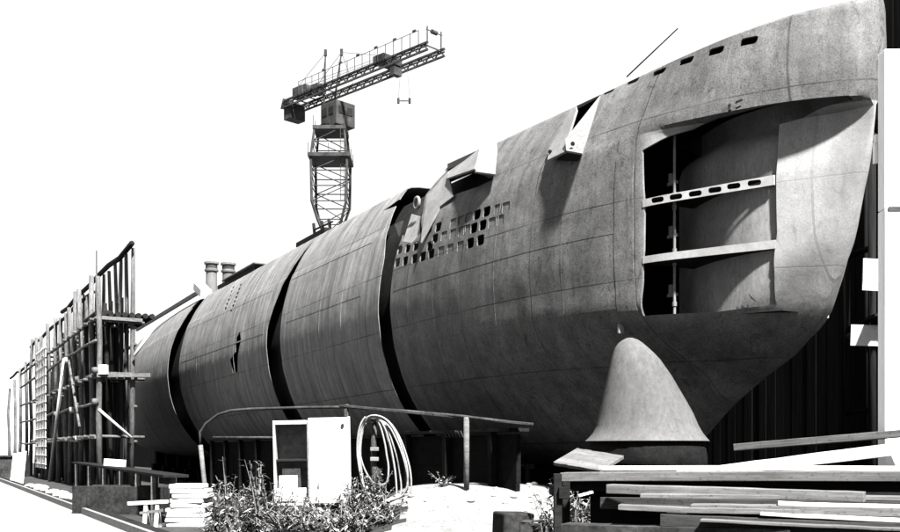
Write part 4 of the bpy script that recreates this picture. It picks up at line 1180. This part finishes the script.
def weed(kind, x, y, z, sc_, rz, label, group):
    if kind not in protos:
        e = bpy.data.objects.new('weed_plant', None); COL.objects.link(e)
        kinds[kind][0].build('stem', M['stalk'], e, fixn=False); kinds[kind][1].build('foliage', M['leaf'], e, fixn=False)
        protos[kind] = e
    else:
        src = protos[kind]; e = src.copy(); COL.objects.link(e)
        for ch in src.children:
            c = ch.copy(); COL.objects.link(c); c.parent = e
    e.location = (x, y, z); e.rotation_euler = (0, 0, rz); e.scale = (sc_,) * 3
    tag(e, label, 'weed', group); return e
rr = random.Random(77)
for k in range(15):
    px = 210 + 68 * (k + rr.uniform(-.4, .4)) / 15; Y = rr.uniform(16.2, 18.6); q = P(px, 0, Y)
    weed(1 if k % 2 else 0, q.x, q.y, bank_z(q.x, q.y) - .02, rr.uniform(.5, 1.35), rr.uniform(0, 6), 'bushy leafy weed in the clump left of the white cabinet', 'weeds left of the cabinet')
for k in range(24):
    px = 270 + 124 * (k + rr.uniform(-.4, .4)) / 24; Y = rr.uniform(15.9, 17.3); q = P(px, 0, Y)
    weed(2 if k % 2 else 0, q.x, q.y, bank_z(q.x, q.y) - .02, rr.uniform(.6, 1.3), rr.uniform(0, 6), 'low leafy weed in the strip at the foot of the cabinet and hose', 'weeds at the cabinet foot')
for k, (px, Y, h, lb) in enumerate(((228, 16.6, 1.35, 'tall thin weed stalk rising nearest the bent pipe post'), (247, 16.5, 1.2, 'tall thin weed stalk standing midway between pipe post and cabinet'), (263, 16.8, 1.0, 'shorter thin weed stalk just left of the white cabinet'))):
    q = P(px, 0, Y); weed(3, q.x, q.y, bank_z(q.x, q.y) - .02, h, k * 2.1, lb, 'tall weed stalks')
q = P(443, 0, 18.2); weed(2, q.x, q.y, bank_z(q.x, q.y) - .02, .8, 1.2, 'lone star shaped weed on the spoil bank left of the thin post', None)
for k in range(7):
    px = 548 + 70 * k / 6; q = P(px, 0, 13.4 + .3 * (k % 2)); weed(1, q.x, q.y, max(bank_z(q.x, q.y), 0) - .02, .95 + .15 * (k % 3), k * 1.3, 'ragged weed growing under the left end of the timber pile', 'weeds by the timber pile')
for k in range(5):
    px = 352 + 30 * k / 4; q = P(px, 0, 17.4); weed(1, q.x, q.y, bank_z(q.x, q.y) - .02, .8, k * 1.7, 'taller leafy weed growing up through the hanging hose loops', 'weeds by the hose')

# ------------------------------------------------------------------ camera, light, sky
cd = bpy.data.cameras.new('camera'); cam = bpy.data.objects.new('camera', cd); COL.objects.link(cam)
cam.location = (0, 0, EYE); cam.rotation_euler = (PI / 2, 0, 0)
cd.sensor_fit = 'HORIZONTAL'; cd.sensor_width = 36; cd.lens = 36 * F / 900; cd.shift_y = (450 - 266) / 900.0
cd.clip_start = .1; cd.clip_end = 4000
S.camera = cam
SUN = Vector((.28, -.62, .90)).normalized()
ld = bpy.data.lights.new('sun', 'SUN'); ld.energy = 5.0; ld.angle = math.radians(4); ld.color = (1, .985, .97)
lo = bpy.data.objects.new('sun', ld); COL.objects.link(lo); lo.rotation_euler = SUN.to_track_quat('Z', 'Y').to_euler()
w = bpy.data.worlds.new('World'); S.world = w; w.use_nodes = True
nt = w.node_tree; bg = nt.nodes['Background']
sky = nt.nodes.new('ShaderNodeTexSky'); sky.sky_type = 'NISHITA'; sky.sun_disc = False
sky.sun_elevation = math.asin(SUN.z); sky.sun_rotation = math.atan2(SUN.x, SUN.y)
sky.air_density = 0.2; sky.dust_density = 0.05; sky.ozone_density = 1.0
bw = nt.nodes.new('ShaderNodeRGBToBW'); nt.links.new(sky.outputs[0], bw.inputs[0]); veil = math_n(nt, 'MAXIMUM', bw.outputs[0], 2.08); nt.links.new(veil, bg.inputs[0])   # thin bright overcast veil: the sky never falls below this
bg.inputs[1].default_value = 0.05
S.view_settings.view_transform = 'Standard'; S.view_settings.look = 'None'; S.view_settings.gamma = 1; S.view_settings.use_curve_mapping = False
S.view_settings.exposure = 3.38
for o_ in bpy.data.objects:
    if '_loc_v' in o_: del o_['_loc_v']
